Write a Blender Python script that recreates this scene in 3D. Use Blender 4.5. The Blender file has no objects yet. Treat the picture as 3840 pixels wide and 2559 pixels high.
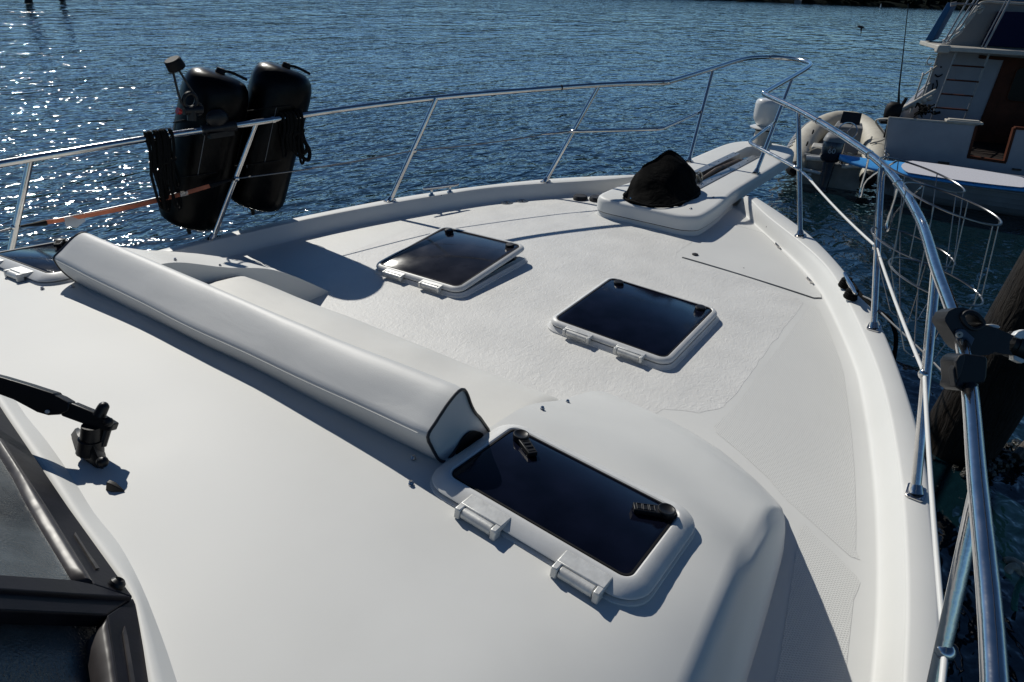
import bpy, bmesh, math, random
from mathutils import Vector, Matrix, noise
from math import sin, cos, pi, radians
random.seed(7)
S = bpy.context.scene
COL = S.collection

# ------------------------------------------------------------------ camera
CF, CPIT, CROLL, CYAW = 2570.0, 0.480988, 0.045, 0.586835
CC = Vector((0.0, -1.8909, 3.0))
cd = Vector((cos(CYAW)*cos(CPIT), sin(CYAW)*cos(CPIT), -sin(CPIT)))
cr = cd.cross(Vector((0, 0, 1))).normalized(); cu = cr.cross(cd)
cr, cu = cos(CROLL)*cr+sin(CROLL)*cu, -sin(CROLL)*cr+cos(CROLL)*cu
cam = bpy.data.cameras.new('camera'); camo = bpy.data.objects.new('camera', cam); COL.objects.link(camo)
camo.matrix_world = Matrix(((cr.x, cu.x, -cd.x, CC.x), (cr.y, cu.y, -cd.y, CC.y), (cr.z, cu.z, -cd.z, CC.z), (0, 0, 0, 1)))
cam.sensor_width = 36; cam.lens = CF/3840*36; cam.clip_start = 0.05; cam.clip_end = 6000
S.camera = camo

# ------------------------------------------------------------------ sky and sun
SUN_AZ, SUN_EL = radians(65.8), radians(39.3)      # azimuth counted from +X (the bow) towards +Y (port)
w = bpy.data.worlds.new('World'); S.world = w; w.use_nodes = True
nt = w.node_tree; bg = nt.nodes['Background']
sky = nt.nodes.new('ShaderNodeTexSky'); sky.sky_type = 'NISHITA'; sky.sun_disc = False
sky.sun_elevation = SUN_EL; sky.sun_rotation = pi/2-SUN_AZ
sky.air_density = 1.0; sky.dust_density = 0.2; sky.ozone_density = 2.5
tint = nt.nodes.new('ShaderNodeMix'); tint.data_type = 'RGBA'; tint.blend_type = 'MULTIPLY'; tint.inputs[0].default_value = 1; tint.inputs[7].default_value = (.56, .83, 1.10, 1)
nt.links.new(sky.outputs[0], tint.inputs[6]); tcw = nt.nodes.new('ShaderNodeTexCoord'); sepw = nt.nodes.new('ShaderNodeSeparateXYZ'); nt.links.new(tcw.outputs['Generated'], sepw.inputs[0])
hz_ = nt.nodes.new('ShaderNodeMapRange'); hz_.inputs['From Min'].default_value = 0; hz_.inputs['From Max'].default_value = .55; hz_.inputs['To Min'].default_value = 2.3; hz_.inputs['To Max'].default_value = 1.0
hz_.interpolation_type = 'SMOOTHSTEP'; nt.links.new(sepw.outputs[2], hz_.inputs['Value'])
t2_ = nt.nodes.new('ShaderNodeVectorMath'); t2_.operation = 'SCALE'; nt.links.new(tint.outputs[2], t2_.inputs[0]); nt.links.new(hz_.outputs[0], t2_.inputs['Scale']); nt.links.new(t2_.outputs[0], bg.inputs[0]); bg.inputs[1].default_value = 0.033
sl = bpy.data.lights.new('sun', 'SUN'); sl.energy = 3.85; sl.angle = radians(0.5); sl.color = (1, .965, .885)
so = bpy.data.objects.new('sun', sl); COL.objects.link(so)
sdir = Vector((cos(SUN_AZ)*cos(SUN_EL), sin(SUN_AZ)*cos(SUN_EL), sin(SUN_EL)))
so.rotation_euler = sdir.to_track_quat('Z', 'Y').to_euler(); so.location = (10, 22, 20)
S.view_settings.view_transform = 'Standard'; S.view_settings.look = 'None'
S.view_settings.exposure = 0.08; S.view_settings.gamma = 1

# ------------------------------------------------------------------ helpers
def ray(px, py): return cd+cr*((px-1920)/CF)-cu*((py-1279.5)/CF)
def atz(px, py, z): v = ray(px, py); return CC+v*((z-CC.z)/v.z)
def aty(px, py, y): v = ray(px, py); return CC+v*((y-CC.y)/v.y)
def atx(px, py, x): v = ray(px, py); return CC+v*((x-CC.x)/v.x)
def atpl(px, py, o, n): v = ray(px, py); o = Vector(o); n = Vector(n); return CC+v*((o-CC).dot(n)/v.dot(n))
def V(*a): return Vector(a)
def lerp(a, b, t): return a+(b-a)*t
def interp(x, xs, ys):
    if x <= xs[0]: return ys[0]
    for i in range(1, len(xs)):
        if x <= xs[i]:
            t = (x-xs[i-1])/(xs[i]-xs[i-1]); return ys[i-1]+(ys[i]-ys[i-1])*t
    return ys[-1]
def smooth_pts(pts, n=6, closed=False):
    pts = [Vector(p) for p in pts]; N = len(pts); out = []
    rng = range(N if closed else N-1)
    for i in rng:
        if closed: p0, p1, p2, p3 = pts[i-1], pts[i], pts[(i+1) % N], pts[(i+2) % N]
        else: p0 = pts[max(i-1, 0)]; p1 = pts[i]; p2 = pts[i+1]; p3 = pts[min(i+2, N-1)]
        for k in range(n):
            t = k/n
            out.append(.5*((2*p1)+(p2-p0)*t+(2*p0-5*p1+4*p2-p3)*t*t+(3*p1-p0-3*p2+p3)*t**3))
    if not closed: out.append(pts[-1])
    return out

class MB:
    def __init__(s): s.v = []; s.f = []
    def add(s, vs, fs):
        b = len(s.v); s.v += [tuple(p) for p in vs]; s.f += [tuple(b+i for i in f) for f in fs]; return s
    def box(s, c, d, rot=None):
        c = Vector(c); x, y, z = d[0]/2, d[1]/2, d[2]/2
        vs = [Vector((a*x, b*y, e*z)) for e in (-1, 1) for a, b in ((-1, -1), (1, -1), (1, 1), (-1, 1))]
        if rot is not None: vs = [rot @ p for p in vs]
        return s.add([c+p for p in vs], [(3, 2, 1, 0), (4, 5, 6, 7), (0, 1, 5, 4), (1, 2, 6, 5), (2, 3, 7, 6), (3, 0, 4, 7)])
    def hexa(s, p):   # 8 corners bottom 4, top 4
        return s.add(p, [(3, 2, 1, 0), (4, 5, 6, 7), (0, 1, 5, 4), (1, 2, 6, 5), (2, 3, 7, 6), (3, 0, 4, 7)])
    def loft(s, rings, closed_u=True, cap=True):
        n = len(rings[0]); vs = [p for r in rings for p in r]; fs = []
        m = n if closed_u else n-1
        for i in range(len(rings)-1):
            for j in range(m):
                a = i*n+j; b = i*n+(j+1) % n; fs.append((a, b, b+n, a+n))
        if cap and closed_u: fs.append(tuple(range(n-1, -1, -1))); k = (len(rings)-1)*n; fs.append(tuple(range(k, k+n)))
        return s.add(vs, fs)
    def tube(s, pts, r, n=10, cap=True, closed=False):
        pts = [Vector(p) for p in pts]; N = len(pts); rr = r if isinstance(r, (list, tuple)) else [r]*N
        rings = []; up = None
        for i in range(N):
            if closed: t = (pts[(i+1) % N]-pts[i-1])
            else: t = pts[min(i+1, N-1)]-pts[max(i-1, 0)]
            t = t.normalized() if t.length > 1e-9 else Vector((0, 0, 1))
            if up is None: up = Vector((0, 0, 1)) if abs(t.z) < .9 else Vector((1, 0, 0))
            a = (up-t*up.dot(t)).normalized(); b = t.cross(a); up = a
            rings.append([pts[i]+(a*cos(2*pi*k/n)+b*sin(2*pi*k/n))*rr[i] for k in range(n)])
        if closed: rings.append(rings[0])
        return s.loft(rings, True, cap and not closed)
    def cyl(s, a, b, r, n=16, r2=None): return s.tube([a, b], [r, r if r2 is None else r2], n)
    def lathe(s, prof, c=(0, 0, 0), n=24, M=None):   # prof (r,z)
        c = Vector(c); rings = []
        for r, z in prof:
            rg = [Vector((r*cos(2*pi*k/n), r*sin(2*pi*k/n), z)) for k in range(n)]
            if M is not None: rg = [M @ p for p in rg]
            rings.append([c+p for p in rg])
        return s.loft(rings)
    def prism(s, poly, off):   # poly list of Vector, off Vector
        off = Vector(off); a = [Vector(p) for p in poly]; return s.loft([a, [p+off for p in a]])
    def grid(s, fn, nu, nv):
        vs = [fn(i/nu, j/nv) for i in range(nu+1) for j in range(nv+1)]; W = nv+1
        return s.add(vs, [(i*W+j, (i+1)*W+j, (i+1)*W+j+1, i*W+j+1) for i in range(nu) for j in range(nv)])
    def sphere(s, c, r, nu=12, nv=8):
        c = Vector(c); r = r if isinstance(r, (tuple, list)) else (r, r, r)
        rings = [[c+Vector((r[0]*sin(pi*j/nv)*cos(2*pi*k/nu), r[1]*sin(pi*j/nv)*sin(2*pi*k/nu), -r[2]*cos(pi*j/nv))) for k in range(nu)] for j in range(1, nv)]
        return s.loft(rings)
    def build(s, name, m, parent=None, smooth=True, bevel=0, seg=2, sub=0, ang=35, label=None):
        me = bpy.data.meshes.new(name); me.from_pydata([tuple(p) for p in s.v], [], s.f); me.update()
        bm = bmesh.new(); bm.from_mesh(me); bmesh.ops.recalc_face_normals(bm, faces=bm.faces); bm.to_mesh(me); bm.free()
        me.materials.append(m); o = bpy.data.objects.new(name, me); COL.objects.link(o)
        if parent is not None: par(o, parent)
        if smooth:
            for p in me.polygons: p.use_smooth = True
            if ang < 180: me.set_sharp_from_angle(angle=radians(ang))
        if bevel: b = o.modifiers.new('b', 'BEVEL'); b.width = bevel; b.segments = seg; b.limit_method = 'ANGLE'; b.angle_limit = radians(30); b.harden_normals = False
        if sub: b = o.modifiers.new('s', 'SUBSURF'); b.levels = sub; b.render_levels = sub
        if label: o['label'] = label
        return o
def par(o, parent):
    bpy.context.view_layer.update() if False else None
    o.parent = parent
    o.matrix_parent_inverse = world_of(parent).inverted()
def world_of(o):
    m = Matrix.LocRotScale(o.location, o.rotation_euler, o.scale)
    if o.parent: m = world_of(o.parent) @ o.matrix_parent_inverse @ m
    return m
def tag(o, label=None, cat=None, group=None, kind=None):
    if label: o['label'] = label
    if cat: o['category'] = cat
    if group: o['group'] = group
    if kind: o['kind'] = kind
    return o
def empty(name, loc, label, cat, group=None):
    o = bpy.data.objects.new(name, None); COL.objects.link(o); o.location = loc; o.empty_display_size = .1
    return tag(o, label, cat, group)
def boolcut(o, cutters):
    for c in cutters:
        m = o.modifiers.new('x', 'BOOLEAN'); m.operation = 'DIFFERENCE'; m.object = c; m.solver = 'EXACT'
    dg = bpy.context.evaluated_depsgraph_get(); dg.update()
    me = bpy.data.meshes.new_from_object(o.evaluated_get(dg)); o.modifiers.clear(); o.data = me
    for c in cutters: bpy.data.objects.remove(c, do_unlink=True)
    me.set_sharp_from_angle(angle=radians(35))
def rrect(hx, hy, r, n=6):
    out = []
    for cx, cy, a0 in ((hx-r, hy-r, 0), (-hx+r, hy-r, pi/2), (-hx+r, -hy+r, pi), (hx-r, -hy+r, 3*pi/2)):
        for k in range(n+1): a = a0+pi/2*k/n; out.append((cx+r*cos(a), cy+r*sin(a)))
    return out

# ------------------------------------------------------------------ materials
def mat(name, col, rough=.5, metal=0, spec=.5, coat=0, bumps=(), var=None, ior=None, alpha=None, trans=0, speck=0):
    """bumps: (scale, distance, detail, stretch, kind); var: (scale, amount) brightness variation of the material itself"""
    m = bpy.data.materials.new(name); m.use_nodes = True; n = m.node_tree; L = n.links; p = n.nodes['Principled BSDF']
    p.inputs['Base Color'].default_value = (*col, 1); p.inputs['Roughness'].default_value = rough; p.inputs['Metallic'].default_value = metal
    p.inputs['Specular IOR Level'].default_value = spec; p.inputs['Coat Weight'].default_value = coat; p.inputs['Coat Roughness'].default_value = .08
    p.inputs['Transmission Weight'].default_value = trans
    if ior: p.inputs['IOR'].default_value = ior
    if alpha is not None: p.inputs['Alpha'].default_value = alpha
    tc = n.nodes.new('ShaderNodeTexCoord'); prev = None
    for sc, dist, det, st, kind in bumps:
        mp = n.nodes.new('ShaderNodeMapping'); mp.inputs['Scale'].default_value = st; L.new(tc.outputs['Object'], mp.inputs['Vector'])
        if kind == 'voronoi':
            t = n.nodes.new('ShaderNodeTexVoronoi'); t.inputs['Scale'].default_value = sc; out = t.outputs['Distance']
        else:
            t = n.nodes.new('ShaderNodeTexNoise'); t.inputs['Scale'].default_value = sc; t.inputs['Detail'].default_value = det
            t.inputs['Roughness'].default_value = .55
            if kind == 'warp': t.inputs['Distortion'].default_value = 1.2
            out = t.outputs['Fac']
        L.new(mp.outputs[0], t.inputs['Vector'])
        b = n.nodes.new('ShaderNodeBump'); b.inputs['Strength'].default_value = 1; b.inputs['Distance'].default_value = dist
        L.new(out, b.inputs['Height'])
        if prev: L.new(prev, b.inputs['Normal'])
        prev = b.outputs[0]
    if prev: L.new(prev, p.inputs['Normal'])
    if speck:
        v_ = n.nodes.new('ShaderNodeTexVoronoi'); v_.inputs['Scale'].default_value = speck; L.new(tc.outputs['Object'], v_.inputs['Vector'])
        lt = n.nodes.new('ShaderNodeMath'); lt.operation = 'LESS_THAN'; lt.inputs[1].default_value = .024*speck/4; L.new(v_.outputs['Distance'], lt.inputs[0])
        sc2 = n.nodes.new('ShaderNodeSeparateColor'); L.new(v_.outputs['Color'], sc2.inputs[0]); g2 = n.nodes.new('ShaderNodeMath'); g2.operation = 'GREATER_THAN'; g2.inputs[1].default_value = .72; L.new(sc2.outputs[0], g2.inputs[0])
        m2 = n.nodes.new('ShaderNodeMath'); m2.operation = 'MULTIPLY'; L.new(lt.outputs[0], m2.inputs[0]); L.new(g2.outputs[0], m2.inputs[1]); speckout = m2.outputs[0]
    if var:
        t = n.nodes.new('ShaderNodeTexNoise'); t.inputs['Scale'].default_value = var[0]; t.inputs['Detail'].default_value = 5
        L.new(tc.outputs['Object'], t.inputs['Vector'])
        r = n.nodes.new('ShaderNodeMapRange'); r.inputs['From Min'].default_value = .3; r.inputs['From Max'].default_value = .7
        r.inputs['To Min'].default_value = 1-var[1]; r.inputs['To Max'].default_value = 1+var[1]*.4; L.new(t.outputs['Fac'], r.inputs['Value'])
        h = n.nodes.new('ShaderNodeHueSaturation'); h.inputs['Color'].default_value = (*col, 1); L.new(r.outputs[0], h.inputs['Value'])
        L.new(h.outputs[0], p.inputs['Base Color'])
        if speck:
            mm = n.nodes.new('ShaderNodeMix'); mm.data_type = 'RGBA'; L.new(speckout, mm.inputs[0]); L.new(h.outputs[0], mm.inputs[6]); mm.inputs[7].default_value = (.06, .055, .045, 1); L.new(mm.outputs[2], p.inputs['Base Color'])
        if len(var) > 2:
            r2 = n.nodes.new('ShaderNodeMapRange'); r2.inputs['To Min'].default_value = rough-var[2]; r2.inputs['To Max'].default_value = rough+var[2]
            L.new(t.outputs['Fac'], r2.inputs['Value']); L.new(r2.outputs[0], p.inputs['Roughness'])
    return m
one = (1, 1, 1)
M = {}
M['gel'] = mat('gelcoat', (.62, .62, .60), .50, spec=.28, bumps=[(1.3, .004, 2, one, 'n'), (260, .00006, 2, one, 'n')], var=(2.2, .045, .08), speck=5)
M['gelcabin'] = mat('cabin_gelcoat', (.62, .62, .60), .55, spec=.22, bumps=[(1.1, .006, 2, (1, .6, 1), 'n'), (260, .00006, 2, one, 'n')], var=(1.9, .085, .12), speck=4)
M['coating'] = mat('crinkled_deck_paint', (.63, .625, .605), .50, spec=.3, bumps=[(22, .0026, 5, (1, 1.5, 1), 'warp'), (75, .0016, 3, one, 'warp'), (3.5, .004, 2, one, 'n')], var=(5, .07, .1))
M['hatchwhite'] = mat('hatch_frame_white', (.60, .60, .59), .42, spec=.3, bumps=[(60, .0002, 3, one, 'n')], var=(14, .08))
M['alu'] = mat('weathered_aluminium', (.60, .60, .58), .45, metal=.35, bumps=[(120, .0004, 3, one, 'n')], var=(30, .2))
M['steel'] = mat('polished_steel', (.60, .585, .57), .14, metal=1, bumps=[(35, .0006, 3, one, 'n')], var=(18, .12, .07))
M['channel'] = mat('brushed_steel', (.30, .31, .32), .38, metal=.7, var=(20, .3))
M['steelfar'] = mat('dull_steel', (.22, .22, .23), .45, metal=.6)
M['wire'] = mat('steel_wire', (.20, .20, .205), .34, metal=1)
M['acrylic'] = mat('smoked_acrylic', (.004, .005, .012), .07, spec=.3, bumps=[(3, .0006, 2, one, 'n'), (60, .00012, 4, (1, 9, 1), 'n')], var=(9, .5, .08))
M['acrylicdusty'] = mat('smoked_acrylic_dusty', (.022, .022, .028), .10, spec=.2, bumps=[(3, .0006, 2, one, 'n')], var=(6, .5, .12))
M['blackplastic'] = mat('black_plastic', (.007, .007, .008), .42, spec=.3, bumps=[(300, .0002, 2, one, 'n')], var=(40, .3))
M['greyplastic'] = mat('charcoal_plastic', (.014, .014, .016), .5, spec=.35, bumps=[(500, .0002, 2, one, 'n')], var=(30, .25))
M['rubber'] = mat('black_rubber', (.004, .004, .005), .65, spec=.2, bumps=[(90, .0006, 3, one, 'n')])
M['vinyl'] = mat('white_marine_vinyl', (.56, .56, .545), .5, spec=.3, bumps=[(2.2, .006, 2, (1.6, .7, 1.6), 'n'), (9, .0012, 2, (1, .4, 1), 'warp'), (420, .00035, 3, one, 'n')], var=(3.5, .05))
M['seatvinyl'] = mat('cream_marine_vinyl', (.63, .62, .585), .5, spec=.28, bumps=[(1.7, .010, 3, (1.5, .6, 1.5), 'n'), (420, .00035, 3, one, 'n')], var=(4, .07))
M['piping'] = mat('black_piping', (.012, .012, .015), .4)
M['canvas'] = mat('black_canvas', (.0014, .0014, .0016), .85, spec=.06, bumps=[(7, .012, 3, one, 'warp'), (500, .0006, 2, one, 'n')])
M['fender'] = mat('black_fender_vinyl', (.0008, .0008, .0011), .34, spec=.11, bumps=[(4, .012, 3, one, 'n')], var=(12, .3, .1))
M['blackrope'] = mat('black_braid', (.006, .006, .006), .9, spec=.1, bumps=[(160, .004, 2, one, 'n')])
M['rope'] = mat('weathered_rope', (.36, .33, .27), .9, bumps=[(140, .004, 2, one, 'n')], var=(20, .3))
M['darkrope'] = mat('slimy_brown_rope', (.045, .033, .022), .6, bumps=[(60, .008, 3, one, 'n')], var=(14, .6))
M['greenrope'] = mat('green_polypropylene_rope', (.015, .12, .085), .6, bumps=[(120, .004, 2, one, 'n')])
M['whitevinyl'] = mat('white_lifeline_sleeve', (.62, .62, .60), .4)
M['orange'] = mat('faded_orange_strap', (.52, .15, .07), .7, bumps=[(200, .0006, 2, one, 'n')], var=(20, .2))
M['red'] = mat('red_plastic', (.32, .012, .012), .35)
M['clear'] = mat('clear_tag_plastic', (.45, .47, .48), .2, alpha=.55)
M['frameblack'] = mat('black_painted_metal', (.006, .006, .010), .5, spec=.2, bumps=[(50, .0005, 3, one, 'n')], var=(16, .45, .1))
M['gasket'] = mat('brown_shiny_rubber', (.045, .040, .040), .40, spec=.35, bumps=[(7, .004, 2, (1, 2, 1), 'n')], var=(12, .5, .06))
M['glass'] = mat('salt_dusted_windscreen', (.075, .088, .095), .22, spec=.5, bumps=[(200, .0014, 3, one, 'n')], var=(5, 1.0, .14))
M['anchor'] = mat('rusty_galvanised_anchor', (.085, .06, .042), .6, metal=.3, bumps=[(30, .002, 3, one, 'n')], var=(14, .5))
M['trawlerwhite'] = mat('aged_white_paint', (.29, .30, .33), .5, spec=.25, bumps=[(3, .006, 3, one, 'n')], var=(4, .10))
M['trim'] = mat('cream_trim', (.38, .36, .32), .6, var=(8, .15))
M['teak'] = mat('varnished_brown_wood', (.07, .021, .010), .6, spec=.15, bumps=[(20, .001, 3, (1, 1, .15), 'n')], var=(5, .35))
M['shadewood'] = mat('shade_darkened_boards', (.016, .010, .008), .7, spec=.2, var=(6, .4))
M['navy'] = mat('navy_canvas', (.006, .008, .035), .85, spec=.2, bumps=[(4, .02, 3, one, 'n')])
M['bluecanvas'] = mat('blue_canvas', (.015, .09, .22), .85, bumps=[(5, .03, 3, (3, 3, .6), 'warp')])
M['darkpane'] = mat('dark_window', (.003, .003, .004), .25, spec=.12)
M['hypalon'] = mat('cream_inflatable_fabric', (.44, .41, .34), .6, bumps=[(6, .01, 3, one, 'n')], var=(7, .12))
M['ribgrey'] = mat('grey_rub_strip', (.16, .165, .17), .6)
M['ribinner'] = mat('grey_fibreglass', (.20, .20, .19), .5, var=(9, .2))
M['cowl'] = mat('dark_outboard_cowl', (.010, .013, .026), .25, coat=.3)
M['boardblue'] = mat('blue_board', (.05, .30, .68), .5, var=(18, .18))
M['boardgrey'] = mat('grey_board_pad', (.50, .50, .54), .8, bumps=[(70, .003, 2, one, 'n')])
M['pile'] = mat('wet_timber_pile', (.013, .009, .006), .6, spec=.25, bumps=[(6, .03, 5, (3, 3, .5), 'warp'), (50, .004, 3, (1, 1, .3), 'n')], var=(4, .55, .12))
M['mussel'] = mat('weed_and_mussels', (.012, .012, .009), .35, bumps=[(40, .02, 4, one, 'n')], var=(20, .6))
M['hill'] = mat('dark_hillside', (.005, .009, .007), .95, spec=.05, bumps=[(.3, .6, 5, one, 'n')], var=(.05, .4))
M['leaf'] = mat('dark_foliage', (.005, .009, .007), .95, spec=.05, var=(.08, .5))
M['bird'] = mat('dark_feathers', (.02, .018, .017), .8)
M['hullwhite'] = mat('hull_gelcoat', (.60, .60, .585), .3, coat=.3)
M['ink'] = mat('grey_lettering', (.06, .06, .065), .6)
M['letter'] = mat('pale_lettering', (.35, .37, .40), .5)

def nonskid():
    m = mat('diamond_nonskid', (.66, .66, .635), .5, var=(3, .04)); n = m.node_tree; L = n.links; p = n.nodes['Principled BSDF']
    geo = n.nodes.new('ShaderNodeNewGeometry'); sep = n.nodes.new('ShaderNodeSeparateXYZ'); L.new(geo.outputs['Position'], sep.inputs[0])
    k = 2*pi/.0088
    def ma(op, a, b=None, c=None):
        t = n.nodes.new('ShaderNodeMath'); t.operation = op
        for i, x in enumerate((a, b, c)):
            if x is None: continue
            if isinstance(x, (int, float)): t.inputs[i].default_value = x
            else: L.new(x, t.inputs[i])
        return t.outputs[0]
    ca = ma('COSINE', ma('MULTIPLY', ma('ADD', sep.outputs[0], ma('MULTIPLY', sep.outputs[1], 0.58)), k))
    cb = ma('COSINE', ma('MULTIPLY', ma('SUBTRACT', sep.outputs[0], ma('MULTIPLY', sep.outputs[1], 0.58)), k))
    pit = ma('ADD', ca, cb); hole = ma('SUBTRACT', 1.0, ma('SMOOTH_MIN', ma('MAXIMUM', ma('MULTIPLY', pit, .8), 0.0), 1.0, .2))
    b = n.nodes.new('ShaderNodeBump'); b.inputs['Distance'].default_value = .0007; b.inputs['Strength'].default_value = 1; L.new(hole, b.inputs['Height']); L.new(b.outputs[0], p.inputs['Normal'])
    mx = n.nodes.new('ShaderNodeMix'); mx.data_type = 'RGBA'; L.new(hole, mx.inputs[0]); mx.inputs[6].default_value = (.50, .495, .475, 1)
    src = p.inputs['Base Color'].links[0].from_socket; L.new(src, mx.inputs[7]); L.new(mx.outputs[2], p.inputs['Base Color'])
    return m
M['nonskid'] = nonskid()

def water_mat():
    m = bpy.data.materials.new('sea_water'); m.use_nodes = True; n = m.node_tree; L = n.links; p = n.nodes['Principled BSDF']
    p.inputs['Base Color'].default_value = (.0022, .0105, .015, 1); p.inputs['Roughness'].default_value = .06; p.inputs['IOR'].default_value = 1.45; p.inputs['Specular IOR Level'].default_value = 1.0
    tc = n.nodes.new('ShaderNodeTexCoord'); prev = None
    ln = n.nodes.new('ShaderNodeVectorMath'); ln.operation = 'LENGTH'; L.new(tc.outputs['Object'], ln.inputs[0])
    gm = n.nodes.new('ShaderNodeMapping'); gm.inputs['Scale'].default_value = (1, 2.6, 1); gm.inputs['Rotation'].default_value = (0, 0, radians(28)); L.new(tc.outputs['Object'], gm.inputs['Vector'])
    gt = n.nodes.new('ShaderNodeTexNoise'); gt.inputs['Scale'].default_value = .055; gt.inputs['Detail'].default_value = 3; L.new(gm.outputs[0], gt.inputs['Vector'])
    gr = n.nodes.new('ShaderNodeMapRange'); gr.inputs['From Min'].default_value = .35; gr.inputs['From Max'].default_value = .65; gr.inputs['To Min'].default_value = .72; gr.inputs['To Max'].default_value = 1.22; L.new(gt.outputs['Fac'], gr.inputs['Value']); gust = gr.outputs[0]
    # ripples close in, longer chop further out: (scale, detail, stretch, rotation, [(distance, height), ...])
    for sc, det, st, rot, hs in ((.30, 1, (1, 2.0, 1), 28, ((0, .02), (20, .05), (60, .33), (130, .38), (400, .28))),
                                 (.95, 1.5, (1, 1.8, 1), 33, ((0, .05), (15, .09), (40, .125), (90, .06), (400, .0))),
                                 (2.7, 2, (1, 1.6, 1), 20, ((0, .060), (12, .064), (30, .040), (60, .013), (90, 0))),
                                 (8.0, 2, (1, 1.3, 1), 45, ((0, .014), (10, .011), (20, .004), (30, 0)))):
        mp = n.nodes.new('ShaderNodeMapping'); mp.inputs['Scale'].default_value = st; mp.inputs['Rotation'].default_value = (0, 0, radians(rot)); L.new(tc.outputs['Object'], mp.inputs['Vector'])
        t = n.nodes.new('ShaderNodeTexNoise'); t.inputs['Scale'].default_value = sc; t.inputs['Detail'].default_value = det; t.inputs['Roughness'].default_value = .5; t.inputs['Distortion'].default_value = .5
        L.new(mp.outputs[0], t.inputs['Vector'])
        cv = n.nodes.new('ShaderNodeFloatCurve'); mr = n.nodes.new('ShaderNodeMath'); mr.operation = 'DIVIDE'; mr.inputs[1].default_value = 400; mr.use_clamp = True; L.new(ln.outputs['Value'], mr.inputs[0]); L.new(mr.outputs[0], cv.inputs['Value'])
        c = cv.mapping.curves[0]; mx = max(h for _, h in hs)
        c.points[0].location = (0, hs[0][1]/mx); c.points[1].location = (1, hs[-1][1]/mx if hs[-1][0] >= 400 else 0)
        for d_, h_ in hs[1:]:
            if d_ < 400: pt = c.points.new(d_/400, h_/mx); pt.handle_type = 'VECTOR'
        cv.mapping.update()
        mu0 = n.nodes.new('ShaderNodeMath'); mu0.operation = 'MULTIPLY'; L.new(cv.outputs[0], mu0.inputs[0]); L.new(gust, mu0.inputs[1])
        mu = n.nodes.new('ShaderNodeMath'); mu.operation = 'MULTIPLY'; L.new(t.outputs['Fac'], mu.inputs[0]); L.new(mu0.outputs[0], mu.inputs[1])
        b = n.nodes.new('ShaderNodeBump'); b.inputs['Strength'].default_value = 1; b.inputs['Distance'].default_value = mx; L.new(mu.outputs[0], b.inputs['Height'])
        if prev: L.new(prev, b.inputs['Normal'])
        prev = b.outputs[0]
    L.new(prev, p.inputs['Normal'])
    return m
M['water'] = water_mat()

# ------------------------------------------------------------------ setting: water, hills
mb = MB(); mb.add([(-900, -1500, 0), (2200, -1500, 0), (2200, 1500, 0), (-900, 1500, 0)], [(0, 1, 2, 3)])
tag(mb.build('water', M['water'], smooth=False), kind='structure')

def shore_pt(t):   # shoreline running across the far side of the bay
    return Vector((335.66+104.8*t, 114.4-78.3*t, 0))
mb = MB()
def hillf(u, v):
    t = -4.0+u*12.0; p = shore_pt(t); out = Vector((.6, .8, 0))
    hgt = [0, 1.5, 4, 8, 13][min(4, int(v*4+.001))]
    d = [0, 2, 14, 45, 110][min(4, int(v*4+.001))]
    q = p+out*d+Vector((0, 0, hgt+noise.noise(Vector((t*3, v*5, 1)))*hgt*.35-.3))
    q += out*noise.noise(Vector((t*2.3, 0, 4)))*5
    return q
mb.grid(hillf, 150, 4); tag(mb.build('hills', M['hill']), kind='structure')
mb = MB()
for k in range(2600):
    t = random.uniform(-2.5, 6.5); d = random.uniform(2, 34); p = shore_pt(t)+Vector((.6, .8, 0))*d
    r = random.uniform(1.4, 3.0); c = p+Vector((0, 0, 1.2+d*.14+random.uniform(0, 2.5)))
    vs = []
    for a in range(7):
        for b in (0, 1):
            an = a/7*2*pi; rr = r*random.uniform(.5, 1.2)*(1 if b == 0 else .55)
            vs.append(c+Vector((rr*cos(an), rr*sin(an), (-.3 if b == 0 else .7)*r*random.uniform(.6, 1.3))))
    vs.append(c+Vector((0, 0, r*random.uniform(.9, 1.7)))); fs = []
    for a in range(7): i = 2*a; j = 2*((a+1) % 7); fs += [(i, j, j+1, i+1), (i+1, j+1, 14)]
    mb.add(vs, fs)
tag(mb.build('woodland', M['leaf'], smooth=False), 'dark evergreen woodland covering the far shore', 'woodland', kind='stuff')

# ------------------------------------------------------------------ the motor yacht
Y = empty('motor_yacht', (0, 0, 0), 'white motor yacht whose foredeck, bow pulpit and steel rails fill the foreground', 'boat')
XG = [-2, -1, 0, 1, 1.82, 2.29, 2.73, 3.33, 3.85, 4.4, 4.9, 5.38, 5.62, 5.78]
YO = [2.33, 2.32, 2.30, 2.25, 2.178, 2.10, 2.01, 1.83, 1.635, 1.345, 1.005, .555, .26, .0]
XI = [-2, -1, 0, 1, 1.57, 2.0, 2.56, 3.2, 3.97, 4.45, 5.05, 5.36, 5.5]
YI = [2.23, 2.22, 2.20, 2.16, 2.11, 2.055, 1.945, 1.765, 1.455, 1.195, .69, .47, .36]
XJ = [-2, -1, 0, 1, 1.62, 2.07, 2.57, 3.08, 3.4, 3.97, 4.22, 4.63, 5.0, 5.3, 5.5]
YJ = [2.18, 2.17, 2.15, 2.11, 2.06, 1.995, 1.89, 1.755, 1.655, 1.405, 1.27, .985, .70, .46, .30]
def crv(X, Yv):
    pts = smooth_pts([V(a, b, 0) for a, b in zip(X, Yv)], 6); xs = [p.x for p in pts]; ys = [p.y for p in pts]
    return lambda x: interp(x, xs, ys)
yo, yi, yj = crv(XG, YO), crv(XI, YI), crv(XJ, YJ)
def zg(x): return 1.368+.0425*x
def zd(x, y):
    e = yj(x) or .1; t = min(1, abs(y)/max(e, .2)); return zg(x)-.10+.052*(1-t*t)*min(1, e/1.2)
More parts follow.
